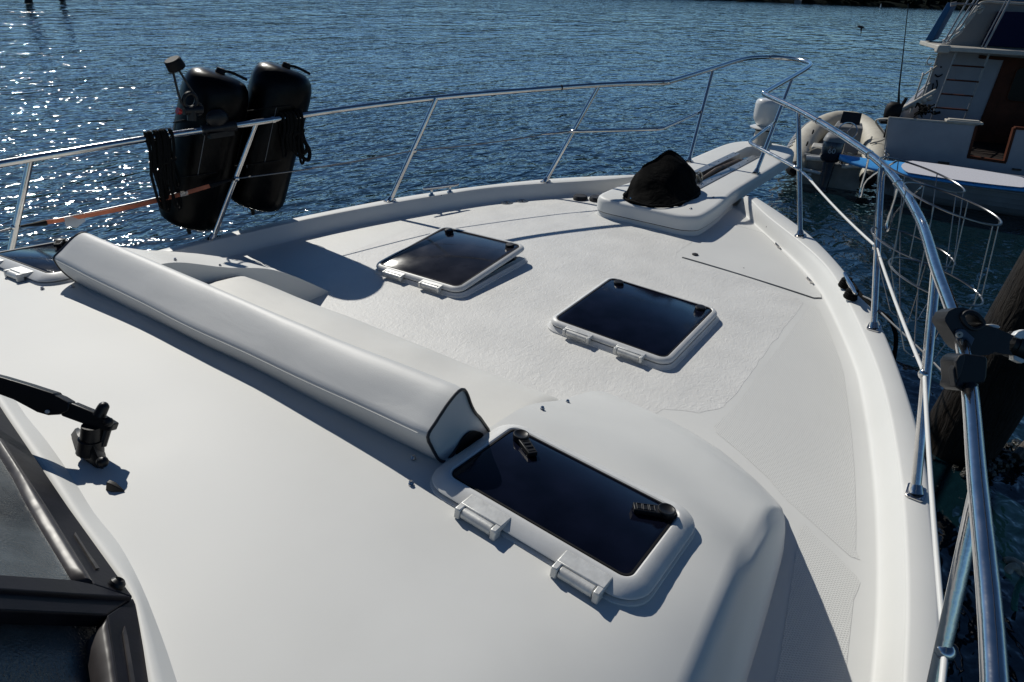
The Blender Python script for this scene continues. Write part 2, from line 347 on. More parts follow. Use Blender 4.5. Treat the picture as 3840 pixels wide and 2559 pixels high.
# deck sheet with the fillet that runs up into the bulwark
mb = MB(); NX = 90
prof = [(0, 0), (.15, .02), (.30, .09), (.43, .24), (.55, .45), (.70, .68), (.86, .88), (1, 1)]
def deckrow(x):
    J, I = yj(x), yi(x); J2 = J-.015; half = []
    n = 16
    ys = [J2*k/n for k in range(n+1)]
    half = [(y, zd(x, y)) for y in ys]
    half += [(lerp(J2, I-.004, a), lerp(zd(x, J2), zg(x)-.006, b)) for a, b in prof[1:]]
    half.append((I, zg(x)))
    row = [V(x, -y, z) for y, z in reversed(half)]+[V(x, y, z) for y, z in half[1:]]
    return row
rows = [deckrow(-2+7.42*i/NX) for i in range(NX+1)]
mb.loft(rows, False, False)
e = rows[-1]; mb.add([p.copy() for p in e]+[p+V(0, 0, -.3) for p in e], [(i, i+1, len(e)+i+1, len(e)+i) for i in range(len(e)-1)])
deck = mb.build('deck', M['gel'], Y, ang=180)
# gunwale caps and hull sides
for sgn in (1, -1):
    mb = MB(); rings = []
    for i in range(81):
        x = -2+7.40*i/80; o_, i_ = yo(x), yi(x); z = zg(x); o_ = max(o_, i_+.03)
        rings.append([V(x, sgn*(i_-.002), z-.02), V(x, sgn*(i_-.0025), z-.002), V(x, sgn*(i_+.002), z+.003), V(x, sgn*(i_+.012), z+.006), V(x, sgn*(o_-.022), z+.004), V(x, sgn*(o_-.008), z-.002), V(x, sgn*o_, z-.014),
                      V(x, sgn*(o_+.004), z-.05), V(x, sgn*(o_-.02), z-.07), V(x, sgn*(i_+.01), z-.07)])
    mb.loft(rings, True, True); mb.build('gunwale', M['gel'], Y, ang=50)
mb = MB(); rings = []
for i in range(61):
    x = -2+7.75*i/60; o_ = yo(x); z = zg(x); row = []
    for s_, t in ((1, 0), (1, .25), (1, .5), (1, .75), (1, 1), (-1, 1), (-1, .75), (-1, .5), (-1, .25), (-1, 0)):
        fl = max(0, (x-1)/4.75); yy = o_*(1-fl*(.55*t**.8))-.02-.10*t; row.append(V(x-fl*.9*t*.6, s_*max(yy, .01), lerp(z-.06, -.5, t)))
    rings.append(row)
mb.loft(rings, False, False); mb.build('hull', M['hullwhite'], Y, ang=60)

def sheet(poly, name, m, dz, parent=Y, step=.09, fn=zd, edge=0):
    bm = bmesh.new(); vs = [bm.verts.new((p[0], p[1], 0)) for p in poly]; bm.faces.new(vs)
    xs = [p[0] for p in poly]; ys = [p[1] for p in poly]
    for a, lo, hi in ((0, min(xs), max(xs)), (1, min(ys), max(ys))):
        k = lo+step
        while k < hi:
            no = (1, 0, 0) if a == 0 else (0, 1, 0); co = (k, 0, 0) if a == 0 else (0, k, 0)
            bmesh.ops.bisect_plane(bm, geom=bm.verts[:]+bm.edges[:]+bm.faces[:], plane_co=co, plane_no=no, dist=1e-5); k += step
    for v in bm.verts: v.co.z = fn(v.co.x, v.co.y)+dz
    bmesh.ops.recalc_face_normals(bm, faces=bm.faces)
    me = bpy.data.meshes.new(name); bm.to_mesh(me); bm.free(); me.materials.append(m)
    for p in me.polygons: p.use_smooth = True
    me.set_sharp_from_angle(angle=radians(50))
    o = bpy.data.objects.new(name, me); COL.objects.link(o); par(o, parent); return o
def edgeline(xa, xb, inset, n=14): return [(lerp(xa, xb, k/n), -(yj(lerp(xa, xb, k/n))-inset)) for k in range(n+1)]
front = [(2.66, -1.31), (3.92, -1.31)]+edgeline(3.93, 2.10, .075)+[(2.065, -1.935), (2.06, -1.905), (2.20, -1.655), (2.275, -1.565), (2.36, -1.425), (2.42, -1.305), (2.455, -1.285)]
aft = [(2.115, -1.745), (2.10, -1.765), (1.99, -1.935), (1.965, -1.955), (1.93, -1.955)]+edgeline(1.88, -1.5, .075)+[(-1.5, -1.92), (0, -1.90), (1.0, -1.87), (1.5, -1.83), (2.08, -1.735)]
for poly in (front, aft):
    sheet(poly, 'nonskid_panel', M['nonskid'], .0008)
    sheet([(a, -b) for a, b in reversed(poly)], 'nonskid_panel', M['nonskid'], .0008)
def wob(poly, amp=.012, n=10):
    out = []
    for i in range(len(poly)):
        a = V(*poly[i], 0); b = V(*poly[(i+1) % len(poly)], 0); L = max(1, int((b-a).length/.035))
        for k in range(L):
            p = a+(b-a)*k/L; q = noise.noise_vector(p*9)*amp+noise.noise_vector(p*30)*amp*.4; out.append((p.x+q.x, p.y+q.y))
    return out
coat = [(1.95, -1.02), (2.44, -1.06), (2.50, -1.20), (2.62, -1.275), (3.93, -1.27), (3.985, -1.20), (4.02, -.46), (4.10, -.41), (4.36, -.42), (4.36, .40), (4.80, .45), (4.72, .76), (4.15, 1.18), (3.5, 1.45), (2.9, 1.50), (2.55, 1.42), (2.44, 1.06), (1.95, 1.02)]
sheet(wob(coat), 'painted_deck_area', M['coating'], .0006, step=.11)
# forward locker lid set in the deck, starboard side
lk = [(4.055, -.475), (4.86, -.475), (4.925, -.53), (4.925, -.735), (4.70, -.905), (4.13, -1.315), (4.07, -1.335), (4.035, -1.30)]
lid = sheet(lk, 'locker_lid', M['gel'], .006)
mb = MB()
lko = [(p[0]*1+(.006 if p[0] > 4.4 else -.006), p[1]) for p in lk]
pts = [V(a, b, zd(a, b)+.003) for a, b in lko]; mb.tube(pts, .0022, 5, closed=True); mb.build('lid_seam', M['ribgrey'], lid)
for (hx, hy) in ((4.735, -.885), (4.27, -1.215)):
    mb = MB(); d = V(.76, .53, 0).normalized() * -1; d = V(.82, .57, 0)
    R = Matrix.Rotation(math.atan2(.57, .82), 3, 'Z')
    mb.box((hx, hy, zd(hx, hy)+.009), (.075, .022, .006), R)
    for k in (-1, 0, 1): mb.cyl(V(hx, hy, 0)+R @ V(k*.025-.01, 0, zd(hx, hy)+.015), V(hx, hy, 0)+R @ V(k*.025+.01, 0, zd(hx, hy)+.015), .005, 8)
    mb.build('hinge', M['steel'], lid)
mb = MB(); mb.lathe([(.001, 0), (.02, 0), (.02, .007), (.012, .010), (.001, .010)], (4.14, -.525, zd(4.14, -.525)+.005), 16); mb.build('latch', M['greyplastic'], lid)

# ---- trunk cabin
def zfoot(x, y): return zd(min(x, 5), y)-.01
foot = [(-2, 1.90), (-1, 1.885), (0, 1.86), (.9, 1.815), (1.42, 1.775), (1.75, 1.745), (1.98, 1.715), (2.13, 1.66), (2.24, 1.52), (2.33, 1.36), (2.385, 1.2), (2.41, 1.0), (2.42, .7), (2.425, .35)]
fs_ = smooth_pts([V(a, b, 0) for a, b in foot], 10)
outl = fs_+[V(2.425, 0, 0)]+[V(p.x, -p.y, 0) for p in reversed(fs_)]
side = [(0, 0), (.022, .10), (.042, .22), (.057, .33), (.067, .395), (.079, .44), (.096, .468), (.120, .485), (.16, .498), (.22, .513), (.32, .538), (.6, .61), (1.1, .72), (1.5, .80), (1.9, .88)]
frnt = [(0, 0), (.02, .010), (.06, .036), (.14, .095), (.24, .168), (.34, .232), (.44, .282), (.56, .322), (.67, .358), (.87, .445), (1.05, .515), (1.3, .60), (1.6, .69), (1.9, .78), (2.2, .85)]
def roofz(x, y):
    c = interp(x, [-2, .4, .8, 1.05, 1.3, 1.55, 1.8], [1.975, 1.935, 1.918, 1.905, 1.889, 1.868, 1.83]); return c-.042*(y/1.2)**2
FX = [(0, 2.425), (.7, 2.42), (1.0, 2.41), (1.2, 2.385), (1.36, 2.33), (1.52, 2.24), (1.66, 2.13), (1.74, 1.95), (1.80, 1.5)]
def smin(a, b, k): h = max(0, min(1, .5+.5*(b-a)/k)); return lerp(b, a, h)-k*h*(1-h)
sdx, sdy = [p[0] for p in side], [p[1] for p in side]
ffp = smooth_pts([V(a, b, 0) for a, b in frnt], 4); ffx, ffy = [p.x for p in ffp], [p.y for p in ffp]
ssp = smooth_pts([V(a, b, 0) for a, b in side], 4); ssx, ssy = [p.x for p in ssp], [p.y for p in ssp]
ftx, fty = [p.x for p in fs_ if p.x < 2.2], [p.y for p in fs_ if p.x < 2.2]
def trunkz(x, y):
    ay = abs(y); yf = interp(x, ftx, fty) if x < 2.19 else 1.62-(x-2.19)*.9
    xf = interp(ay, [q[0] for q in FX], [q[1] for q in FX]); b = zd(min(x, 5), min(ay, 1.9))-.012; bf = 1.392
    hs = interp(max(0, yf-ay), ssx, ssy); hf = interp(max(0, xf-x), ffx, ffy)
    z = smin(b+hs, bf+hf, .03); z = min(z, smin(z, roofz(x, y), .02)); return max(z, b) if hf > 0 else b
offs = [0, .010, .022, .032, .042, .050, .057, .063, .070, .079, .089, .102, .125, .26, .32, .40, .50, .62, .78, .96, 1.15, 1.35, 1.5]
offr = [0, .02, .05, .09, .13, .175, .22, .27, .32, .37, .42, .47, .52, .57, .62, .68, .74, .81, .89, .98, 1.1, 1.22, 1.33]
rings = []
for k in range(len(offs)+1):
    ring = []
    for p in outl:
        sx = min(max(p.x, -2), 1.05); sp = V(sx, 0, 0); dirv = (sp-p); L = dirv.length; dirv /= L
        a = abs(math.atan2(abs(p.y), max(p.x-1.05, 1e-4))); ws = min(1, max(0, (a-.80)/.25)); ws = ws*ws*(3-2*ws)
        if k == len(offs): q = sp
        else:
            off = min(lerp(offr[k], offs[k], ws), L*(.85+.006*k)); q = p+dirv*off
        z = trunkz(q.x, q.y) if k > 0 else zfoot(p.x, p.y)-.02
        ring.append(V(q.x, q.y, z))
    rings.append(ring)
mb = MB(); mb.loft(rings, False, False); n0 = len(rings[0])
bot = [V(p.x, p.y, 1.15) for p in rings[0]]; mb.add([p.copy() for p in rings[0]]+bot, [(i, i+1, n0+i+1, n0+i) for i in range(n0-1)]); mb.add(bot, [tuple(range(n0))])
aftv = [r[0] for r in rings]+[r[-1] for r in reversed(rings[:-1])]; mb.add([p.copy() for p in aftv]+[bot[-1], bot[0]], [tuple(range(len(aftv)+2))])
trunk = mb.build('trunk_cabin', M['gelcabin'], Y, ang=180)
bm = bmesh.new(); bm.from_mesh(trunk.data); bmesh.ops.remove_doubles(bm, verts=bm.verts, dist=1e-5); bmesh.ops.recalc_face_normals(bm, faces=bm.faces); bm.to_mesh(trunk.data); bm.free()
c1 = MB(); c1.box((2.1, 0, 1.87), (1.55, 1.88, .5)); c1 = c1.build('cut', M['gel'])
c2 = MB(); c2.box((2.4, 0, 1.6), (1.0, 1.88, 1.4)); c2 = c2.build('cut', M['gel'])
boolcut(trunk, [c1, c2])
for p in trunk.data.polygons: p.use_smooth = True
trunk.data.set_sharp_from_angle(angle=radians(33))
def rz(x, y):   # roof height on the cabin top
    return roofz(x, y)

def stud(x, y, z, parent=Y):
    mb = MB(); mb.lathe([(.001, 0), (.0075, 0), (.0075, .003), (.0045, .005), (.006, .009), (.004, .011), (.001, .011)], (x, y, z), 12); mb.build('snap_stud', M['steel'], parent)
for s_ in (1, -1):
    stud(1.07, s_*.885, 1.882); stud(.99, s_*.95, 1.882); stud(1.55, s_*.985, trunkz(1.55, .985)-.001); stud(1.75, s_*.965, trunkz(1.75, .965)-.001)

# ---- hatches
def hatch(name, cx, cy, hx, hy, zc, slope, tilt, kind, m_glass, label=None):
    """centre, half sizes, base height, fore-aft slope of the deck, opening angle; hinges on the aft edge"""
    R0 = Matrix.Rotation(-slope, 3, 'Y') @ Matrix.Identity(3)
    side_slope = 0.0
    if kind == 'cabin': side_slope = math.atan(.042*2*cy/1.44); R0 = Matrix.Rotation(-slope, 3, 'Y') @ Matrix.Rotation(-side_slope, 3, 'X')
    else: R0 = Matrix.Rotation(-slope, 3, 'Y') @ Matrix.Rotation(-.028*cy/.62, 3, 'X')
    O = V(cx, cy, zc)
    T = lambda p: O+R0 @ Vector(p)
    rr = .075 if kind == 'cabin' else .07
    def ring(ins, z, f): return [f((a, b, z)) for a, b in rrect(hx-ins, hy-ins, max(rr-ins, .02), 7)]
    if kind == 'cabin': prof_ = [ring(-.004, -.03, T), ring(-.003, .002, T), ring(.004, .006, T), ring(.03, .008, T), ring(.05, .004, T), ring(.05, -.03, T)]
    else: prof_ = [ring(-.014, -.02, T), ring(-.012, .003, T), ring(-.004, .008, T), ring(.004, .018, T), ring(.03, .020, T), ring(.05, .012, T), ring(.05, -.02, T)]
    mb = MB(); mb.loft(prof_, True, False)
    basef = mb.build(name, M['hatchwhite'], Y, ang=40, label=label)
    mb = MB(); mb.loft([ring(.05, .0, T)]+[ring(.05, .0015, T)], True, True); mb.build('opening', M['rubber'], basef)
    th = tilt; hz = .012 if kind == 'cabin' else .020
    Rt = Matrix.Rotation(-th, 3, 'Y')
    def TL(p): p = Vector(p); q = p-V(-hx, 0, hz); q = Rt @ q; return T(q+V(-hx, 0, hz))
    H = .020 if kind == 'cabin' else .026
    if kind == 'cabin': pl_ = [ring(.004, hz-.002, TL), ring(.001, hz+.001, TL), ring(.003, hz+.005, TL), ring(.028, hz+H-.003, TL), ring(.036, hz+H+.002, TL), ring(.044, hz+H+.003, TL), ring(.050, hz+H-.001, TL), ring(.051, hz+.001, TL)]
    else: pl_ = [ring(.006, hz+.003, TL), ring(.003, hz+.010, TL), ring(.006, hz+.018, TL), ring(.014, hz+H, TL), ring(.028, hz+H+.003, TL), ring(.034, hz+H-.001, TL), ring(.035, hz+.003, TL)]
    gi = .0515 if kind == 'cabin' else .0355
    mb = MB(); mb.loft(pl_, True, False)
    mb.build('lid_frame', M['hatchwhite'], basef, ang=40)
    mb = MB(); mb.loft([ring(gi, hz+.004, TL), ring(gi, hz+H-.001, TL), ring(gi+.003, hz+H+.0005, TL)], True, True); mb.build('lid_glass', m_glass, basef, ang=40)
    mb = MB(); mb.loft([ring(gi-.002, hz+H-.002, TL), ring(gi-.0015, hz+H+.0022, TL), ring(gi+.0035, hz+H+.0022, TL), ring(gi+.005, hz+H-.002, TL)], True, False); mb.build('gasket', M['rubber'], basef)
    for s_ in ((-1, 1)):
        yy = s_*hy*.40 if kind == 'cabin' else s_*hy*.42
        if kind == 'cabin': yy = (-.165 if s_ < 0 else .105)*(1 if cy < 0 else -1)
        wd = .12 if kind == 'cabin' else .15
        hw = wd/2; mb = MB(); hh = hz+H-.004
        # flat plate with two short arms either side of the barrel
        for a, b in (((-hx+.012, yy, hh-.004), (.046, wd, .016)), ((-hx-.020, yy-hw+.008, hh-.012), (.026, .016, .030)), ((-hx-.020, yy+hw-.008, hh-.012), (.026, .016, .030))):
            bx = MB(); bx.box(a, b); mb.add([TL(v) for v in bx.v], bx.f)
        mb.build('hinge', M['alu'], basef, bevel=.003)
        mb = MB(); mb.tube([T((-hx-.0185, yy-hw+.0175, hh-.012)), T((-hx-.0185, yy+hw-.0175, hh-.012))], .0135, 18)
        bx = MB(); bx.box((-hx-.010, yy, hh-.022), (.020, wd-.038, .020)); mb.add([T(v) for v in bx.v], bx.f)
        mb.build('hinge_barrel', M['alu'], basef, bevel=.002)
    if kind == 'deck':
        for s_ in (-1, 1):
            mb = MB(); c = (hx-.072, s_*(hy-.095), hz+H+.001)
            bx = MB(); bx.lathe([(.001, 0), (.028, 0), (.029, .006), (.024, .012), (.001, .013)], c, 20); mb.add([TL(v) for v in bx.v], bx.f); mb.build('knob', M['blackplastic'], basef, ang=40)
    else:
        for s_ in (-1, 1):
            x0, y0 = hx-.085, s_*(hy-.075-.02*(s_*(1 if cy < 0 else -1) > 0)); dx, dy = -.035, -s_*.055
            d = V(dx, dy, 0).normalized(); pz = hz+H+.002; mb = MB()
            c0 = V(x0, y0, pz); c1 = c0+d*.082; nrm = V(-d.y, d.x, 0)
            bx = MB(); bx.lathe([(.001, 0), (.022, 0), (.023, .016), (.020, .018), (.013, .014), (.001, .013)], c0, 22)
            q = [c0+nrm*.016-d*-.01, c1+nrm*.0135, c1-nrm*.0135, c0-nrm*.016+d*.01]; bx.hexa([p for p in q]+[p+V(0, 0, .013) for p in q])
            mb.add([TL(v) for v in bx.v], bx.f); mb.build('handle', M['blackplastic'], basef, bevel=.002)
            mb = MB()
            for k in range(3):
                a0 = c0+d*(.030+.016*k); a1 = a0+d*.012; zz = V(0, 0, .0136)
                loop = [a0+nrm*.0095+zz, a1+nrm*.0095+zz, a1-nrm*.0095+zz, a0-nrm*.0095+zz]; mb.tube([TL(p) for p in loop], .0012, 5, closed=True)
            mb.build('handle_grip', M['greyplastic'], basef)
    return basef
hatch('deck_hatch', 3.07, -.62, .35, .34, zd(3.07, -.62)+.002, math.atan(.0425), 0, 'deck', M['acrylic'], 'closed starboard foredeck hatch with clean black glass')
hatch('deck_hatch', 3.07, .62, .35, .34, zd(3.07, .62)+.002, math.atan(.0425), radians(4.2), 'deck', M['acrylicdusty'], 'port foredeck hatch propped slightly open, its glass hazy')
for s_ in (-1, 1):
    hatch('cabin_hatch', 1.195, s_*1.268, .196, .303, roofz(1.195, 1.268)-.001, math.atan(-.063), 0, 'cabin', M['acrylic'], 'long narrow cabin top hatch beside the starboard end of the cushion' if s_ < 0 else 'long narrow cabin top hatch beyond the port end of the cushion')

# ---- bow pulpit platform
PZ = 1.64
pl = [(4.42, -.20), (4.425, -.30), (4.47, -.375), (4.56, -.405), (4.86, -.402), (5.2, -.372), (5.5, -.360), (6.6, -.354), (7.05, -.345), (7.30, -.30), (7.46, -.20), (7.53, -.05)]
pl = [(a, b, 0) for a, b in pl]; half = smooth_pts(pl, 3)
outp = [V(p.x, p.y, 0) for p in half]+[V(p.x, -p.y, 0) for p in reversed(half)]
cen = V(5.9, 0, 0)
def inset(poly, d):
    n = len(poly); out = []
    for i, p in enumerate(poly):
        t = (poly[(i+1) % n]-poly[i-1]).normalized(); nn = V(-t.y, t.x, 0); out.append(p+nn*d)
    return out
mb = MB(); rr_ = []
for d, z in ((.03, -.105), (.0, -.10), (0, -.035), (.006, -.014), (.018, -.003), (.04, 0.0)):
    rr_.append([V(p.x, p.y, PZ+z) for p in inset(outp, d)])
mb.loft(rr_, True, True)
plat = mb.build('pulpit', M['gel'], Y, ang=180)
c1 = MB(); c1.prism([V(a, b, 1.3) for a, b in [(5.18, -.118), (6.72, -.118), (7.10, -.118), (7.20, -.08), (7.235, 0), (7.20, .08), (7.10, .118), (6.72, .118), (5.18, .118)]], (0, 0, .6)); c1 = c1.build('cut', M['gel'])
boolcut(plat, [c1])
for p in plat.data.polygons: p.use_smooth = True
plat.data.set_sharp_from_angle(angle=radians(50))
mb = MB(); rr_ = []
o2 = [p for p in outp if p.x < 5.45]
def skirt(d, z):
    pts = [V(p.x, p.y, 0) for p in half if p.x < 5.5]; pts = pts+[V(p.x, -p.y, 0) for p in reversed(pts)]
    r = inset(pts, d); return [V(p.x, p.y, z if z > 1.5 else max(zd(p.x, p.y)-.01, 1.3)) for p in r]
mb.loft([skirt(.012, PZ-.104), skirt(.010, PZ-.12), skirt(-.004, PZ-.15), skirt(-.03, 1.4)], True, True); mb.build('pulpit_base', M['gel'], plat, ang=60)
mb = MB(); r = skirt(.006, PZ-.102); mb.tube(r, .004, 5, closed=True); mb.build('pulpit_seam', M['rubber'], plat)
# steel anchor channel: two plates with screws, anchor lying between
for s_ in (-1, 1):
    mb = MB(); mb.box((5.96, s_*.092, PZ+.004), (1.52, .070, .006)); mb.box((5.96, s_*.060, PZ-.045), (1.52, .005, .095))
    ch = mb.build('anchor_channel', M['channel'], plat)
    for k in range(7): mb = MB(); mb.sphere((5.3+.23*k, s_*.095, PZ+.008), (.008, .008, .004), 8, 4); mb.build('screw', M['steel'], ch)
mb = MB(); mb.box((5.95, 0, PZ-.10), (1.5, .125, .006)); mb.build('channel_floor', M['anchor'], plat)
an = MB(); an.tube([(5.55, 0, PZ-.02), (5.9, 0, PZ-.0), (6.5, 0, PZ-.02), (6.85, 0, PZ-.10)], [.016, .022, .022, .02], 8)
an.add([V(6.75, -.10, PZ-.20), V(7.05, 0, PZ-.10), V(6.75, .10, PZ-.20), V(6.5, .0, PZ-.11), V(6.78, 0, PZ-.24)], [(0, 1, 3), (1, 2, 3), (0, 4, 1), (1, 4, 2), (0, 3, 4), (3, 2, 4)])
an.cyl((6.1, -.05, PZ-.02), (6.1, .05, PZ-.02), .014, 10)
tag(an.build('anchor', M['anchor'], ang=40), 'rusty brown anchor stowed in the steel channel of the bow pulpit', 'anchor')
mb = MB()
for k in range(9):   # chain from windlass
    c = V(5.22+.035*k, .012*sin(k*2.1), PZ+.006+.004*(k % 2)); pts = []
    for j in range(10):
        a = j/10*2*pi; q = V(.024*cos(a), .013*sin(a), 0)
        if k % 2: q = V(q.x, 0, q.y)
        pts.append(c+q)
    mb.tube(pts, .0045, 6, closed=True)
tag(mb.build('anchor_chain', M['anchor'], ang=60), 'short anchor chain between the black cover and the steel channel', 'chain')
mb = MB(); rnd = random.Random(3)
for k in range(3):
    c = V(5.36+.03*k, .0, PZ+.035)
    mb.tube(smooth_pts([c+V(.05*cos(a)*rnd.uniform(.6, 1.1), .055*sin(a), .030*sin(a*2+k)) for a in [i*pi/4 for i in range(8)]], 3, True), .0055, 6, closed=True)
mb.tube(smooth_pts([(5.3, -.05, PZ+.01), (5.36, -.02, PZ+.05), (5.42, .03, PZ+.03), (5.44, .06, PZ+.05)], 4), .006, 6)
tag(mb.build('anchor_lashing', M['rope']), 'frayed tan lashing knotted round the anchor shank', 'rope')
for a, b in ((4.62, -.28), (5.02, -.30)):
    mb = MB(); mb.lathe([(.001, 0), (.012, 0), (.011, .004), (.006, .009), (.001, .01)], (a, b, PZ), 10); mb.build('snap_stud', M['steel'], plat)
# searchlight on the pulpit tip
sx, sy = 7.37, .06
mb = MB(); mb.lathe([(.11, -.005), (.105, .02), (.085, .05), (.075, .12), (.08, .15), (.06, .155)], (sx, sy, PZ), 24)
se = mb.build('searchlight', M['trim'], Y)
mb = MB(); mb.lathe([(.09, .150), (.135, .158), (.140, .168), (.11, .180), (.07, .186)], (sx, sy, PZ), 28); mb.build('flange', M['hullwhite'], se)
mb = MB(); mb.lathe([(.083, .135), (.086, .150), (.08, .151)], (sx, sy, PZ), 24); mb.build('seal_ring', M['rubber'], se)
mb = MB(); mb.lathe([(.06, .18), (.082, .19), (.098, .212), (.120, .245), (.126, .285), (.127, .39), (.121, .418), (.104, .436), (.055, .442), (.001, .443)], (sx, sy, PZ), 28); mb.build('lamp_head', M['hullwhite'], se)

# ---- deck fittings
def flange_plate(b, n_, parent):
    mb = MB(); ps = [(b.x+a, b.y+c, b.z) for a, c in rrect(.042, .030, .010, 3)]; zc = [V(p[0], p[1], zg(p[0])+.006 if b.x < 5.5 else PZ+.001) for p in ps]
    mb.prism(zc, (0, 0, .006)); mb.tube([b+V(0, 0, .008), b+V(0, 0, .008)+n_*.03], [.026, .0195], 14)
    for a, c in ((-.03, -.02), (.03, -.02), (.03, .02), (-.03, .02)): z = zg(b.x+a)+.012 if b.x < 5.5 else PZ+.007; mb.sphere((b.x+a, b.y+c, z), (.006, .006, .005), 8, 5)
    mb.build('stanchion_base', M['steel'], parent)
ST = {'1': (V(2.384, 2.028, 1.469), V(2.695, 1.857, 2.179), V(2.55, 1.932, 1.846)), '2': (V(3.628, 1.671, 1.518), V(3.932, 1.467, 2.247), V(3.791, 1.562, 1.888)),
      '3': (V(4.751, 1.012, 1.572), V(5.041, .756, 2.324), V(4.87, .887, 1.976)), '4': (V(6.036, .303, 1.640), V(6.405, .348, 2.398), V(6.215, .331, 2.049)),
      '0': (V(1.22, 2.165, 1.43), V(1.50, 2.075, 2.118), V(1.359, 2.124, 1.781)), '9': (V(-.2, 2.24, 1.37), V(.1, 2.16, 2.03), V(-.05, 2.2, 1.69))}
RX = [(-1.8, 2.24, 1.95), (-1, 2.22, 1.985), (0, 2.175, 2.035), (.6, 2.155, 2.066), (1.0, 2.133, 2.090), (1.5, 2.072, 2.118), (2.116, 1.992, 2.149), (2.695, 1.857, 2.179), (3.19, 1.743, 2.207), (3.67, 1.593, 2.233), (4.116, 1.402, 2.257), (4.6, 1.09, 2.29), (5.041, .756, 2.324), (5.40, .455, 2.343), (5.493, .392, 2.348), (5.60, .378, 2.353), (6.405, .348, 2.398), (6.95, .326, 2.432), (7.2, .285, 2.447), (7.35, .19, 2.455), (7.42, .07, 2.458)]
full = [V(*p) for p in RX]+[V(p[0], -p[1], p[2]) for p in reversed(RX)]
mb = MB(); mb.tube(smooth_pts(full, 5), .0190, 18); rail = mb.build('bow_rail', M['steel'], Y, ang=180)
MR = [V(4.87, .887, 1.976), V(5.15, .63, 1.985), V(5.36, .43, 1.993), V(5.454, .366, 1.996), V(5.56, .356, 2.003), V(6.215, .331, 2.049)]
for sgn in (1, -1):
    f = lambda p: V(p.x, sgn*p.y, p.z)
    for k in '901234':
        b, t, m_ = ST[k]; mb = MB(); mb.tube([f(b)+V(0, 0, .006), f(t)], .0165, 16); stn = mb.build('stanchion', M['steel'], rail)
        flange_plate(f(b), (f(t)-f(b)).normalized(), rail)
        if k in '012': mb = MB(); mb.sphere(f(m_), .021, 12, 8); mb.build('wire_eye', M['steel'], rail)
    mb = MB(); mb.tube(smooth_pts([f(p) for p in MR], 4), .0125, 14); mb.build('mid_rail', M['steel'], rail, ang=180)
    wp = [f(p) for p in (V(-1.6, 2.28, 1.60), ST['9'][2], ST['0'][2], ST['1'][2], ST['2'][2], V(4.72, .985, 1.965))]
    pts = []
    for a, b in zip(wp, wp[1:]):
        for k in range(8): t = k/8; pts.append(a.lerp(b, t)+V(0, 0, -.012*4*t*(1-t)))
    pts.append(wp[-1]); mb = MB(); mb.tube(pts, .0068 if sgn < 0 else .0048, 10); mb.build('lifeline', M['whitevinyl'] if sgn < 0 else M['wire'], rail, ang=180)
    a, b = wp[-1], f(ST['3'][2]); mb = MB(); mb.tube([a.lerp(b, -.35), a.lerp(b, .0), a.lerp(b, .3), a.lerp(b, .55), a.lerp(b, .8), b], [.006, .009, .007, .010, .005, .010], 10); mb.build('turnbuckle', M['steel'], rail)
mb = MB(); mb.tube([(4.79, .953, 2.305), (4.80, .945, 2.306)], .0205, 16); mb.tube([(4.79, -.953, 2.305), (4.80, -.945, 2.306)], .0205, 16); mb.build('rail_joint', M['rubber'], rail)

def cleat(sgn):
    a = V(3.905, sgn*1.50, 0); b = V(4.05, sgn*1.44, 0); d = (b-a).normalized(); mb = MB(); c = (a+b)/2; c.z = zg(c.x)+.006
    for q in (a, b):
        q.z = zg(q.x)+.006; mb.lathe([(.024, 0), (.024, .006), (.012, .014), (.009, .045), (.013, .055)], q, 14)
    cc = c+V(0, 0, .058); mb.tube([cc-d*.155+V(0, 0, .006), cc-d*.14, cc-d*.08, cc, cc+d*.08, cc+d*.14, cc+d*.155+V(0, 0, .006)], [.007, .010, .013, .015, .013, .010, .007], 12)
    return mb.build('cleat', M['steel'], Y, ang=60)
cleat(1); cleat(-1)
for a, b in ((4.776, .69), (4.811, .562)):
    mb = MB(); mb.lathe([(.001, 0), (.058, 0), (.060, .016), (.052, .030), (.050, .033), (.02, .034), (.001, .034)], (a, b, zd(a, b)), 22); mb.build('foot_switch', M['greyplastic'], Y)
for a, b in ((4.363, 1.117), (4.476, 1.048)):
    mb = MB(); mb.lathe([(.001, 0), (.05, 0), (.05, .005), (.035, .006), (.033, .003), (.001, .003)], (a, b, zd(a, b)), 22); dp = mb.build('deck_filler', M['steel'], Y)
    mb = MB(); mb.box((a, b, zd(a, b)+.006), (.045, .006, .004), Matrix.Rotation(.7, 3, 'Z')); mb.build('key_slot', M['rubber'], dp)
# small sticker lettering on the inner face of the port bulwark
def text(body, size, loc, xdir, ydir, m, parent, name='lettering', ext=.0006):
    cu_ = bpy.data.curves.new(name, 'FONT'); cu_.body = body; cu_.size = size; cu_.extrude = ext; cu_.align_x = 'CENTER'; cu_.align_y = 'CENTER'
    o = bpy.data.objects.new(name, cu_); COL.objects.link(o); dg = bpy.context.evaluated_depsgraph_get(); me = bpy.data.meshes.new_from_object(o.evaluated_get(dg)); bpy.data.objects.remove(o)
    o = bpy.data.objects.new(name, me); COL.objects.link(o); me.materials.append(m); x = Vector(xdir).normalized(); y = Vector(ydir); y = (y-x*y.dot(x)).normalized(); z = x.cross(y)
    o.matrix_world = Matrix(((x.x, y.x, z.x, loc[0]), (x.y, y.y, z.y, loc[1]), (x.z, y.z, z.z, loc[2]), (0, 0, 0, 1)))
    for v in me.vertices: v.co = o.matrix_world @ v.co
    o.matrix_world = Matrix.Identity(4)
    if parent is not None: par(o, parent)
    return o
ty = yi(4.52)-.012
text('Portel', .020, (4.49, ty+.028, zg(4.5)-.036), (.83, -.55, .03), (.1, .1, 1), M['ink'], Y, 'sticker_lettering')
text('Sx', .018, (4.50, ty+.018, zg(4.5)-.056), (.83, -.55, .03), (.1, .1, 1), M['ink'], Y, 'sticker_lettering')
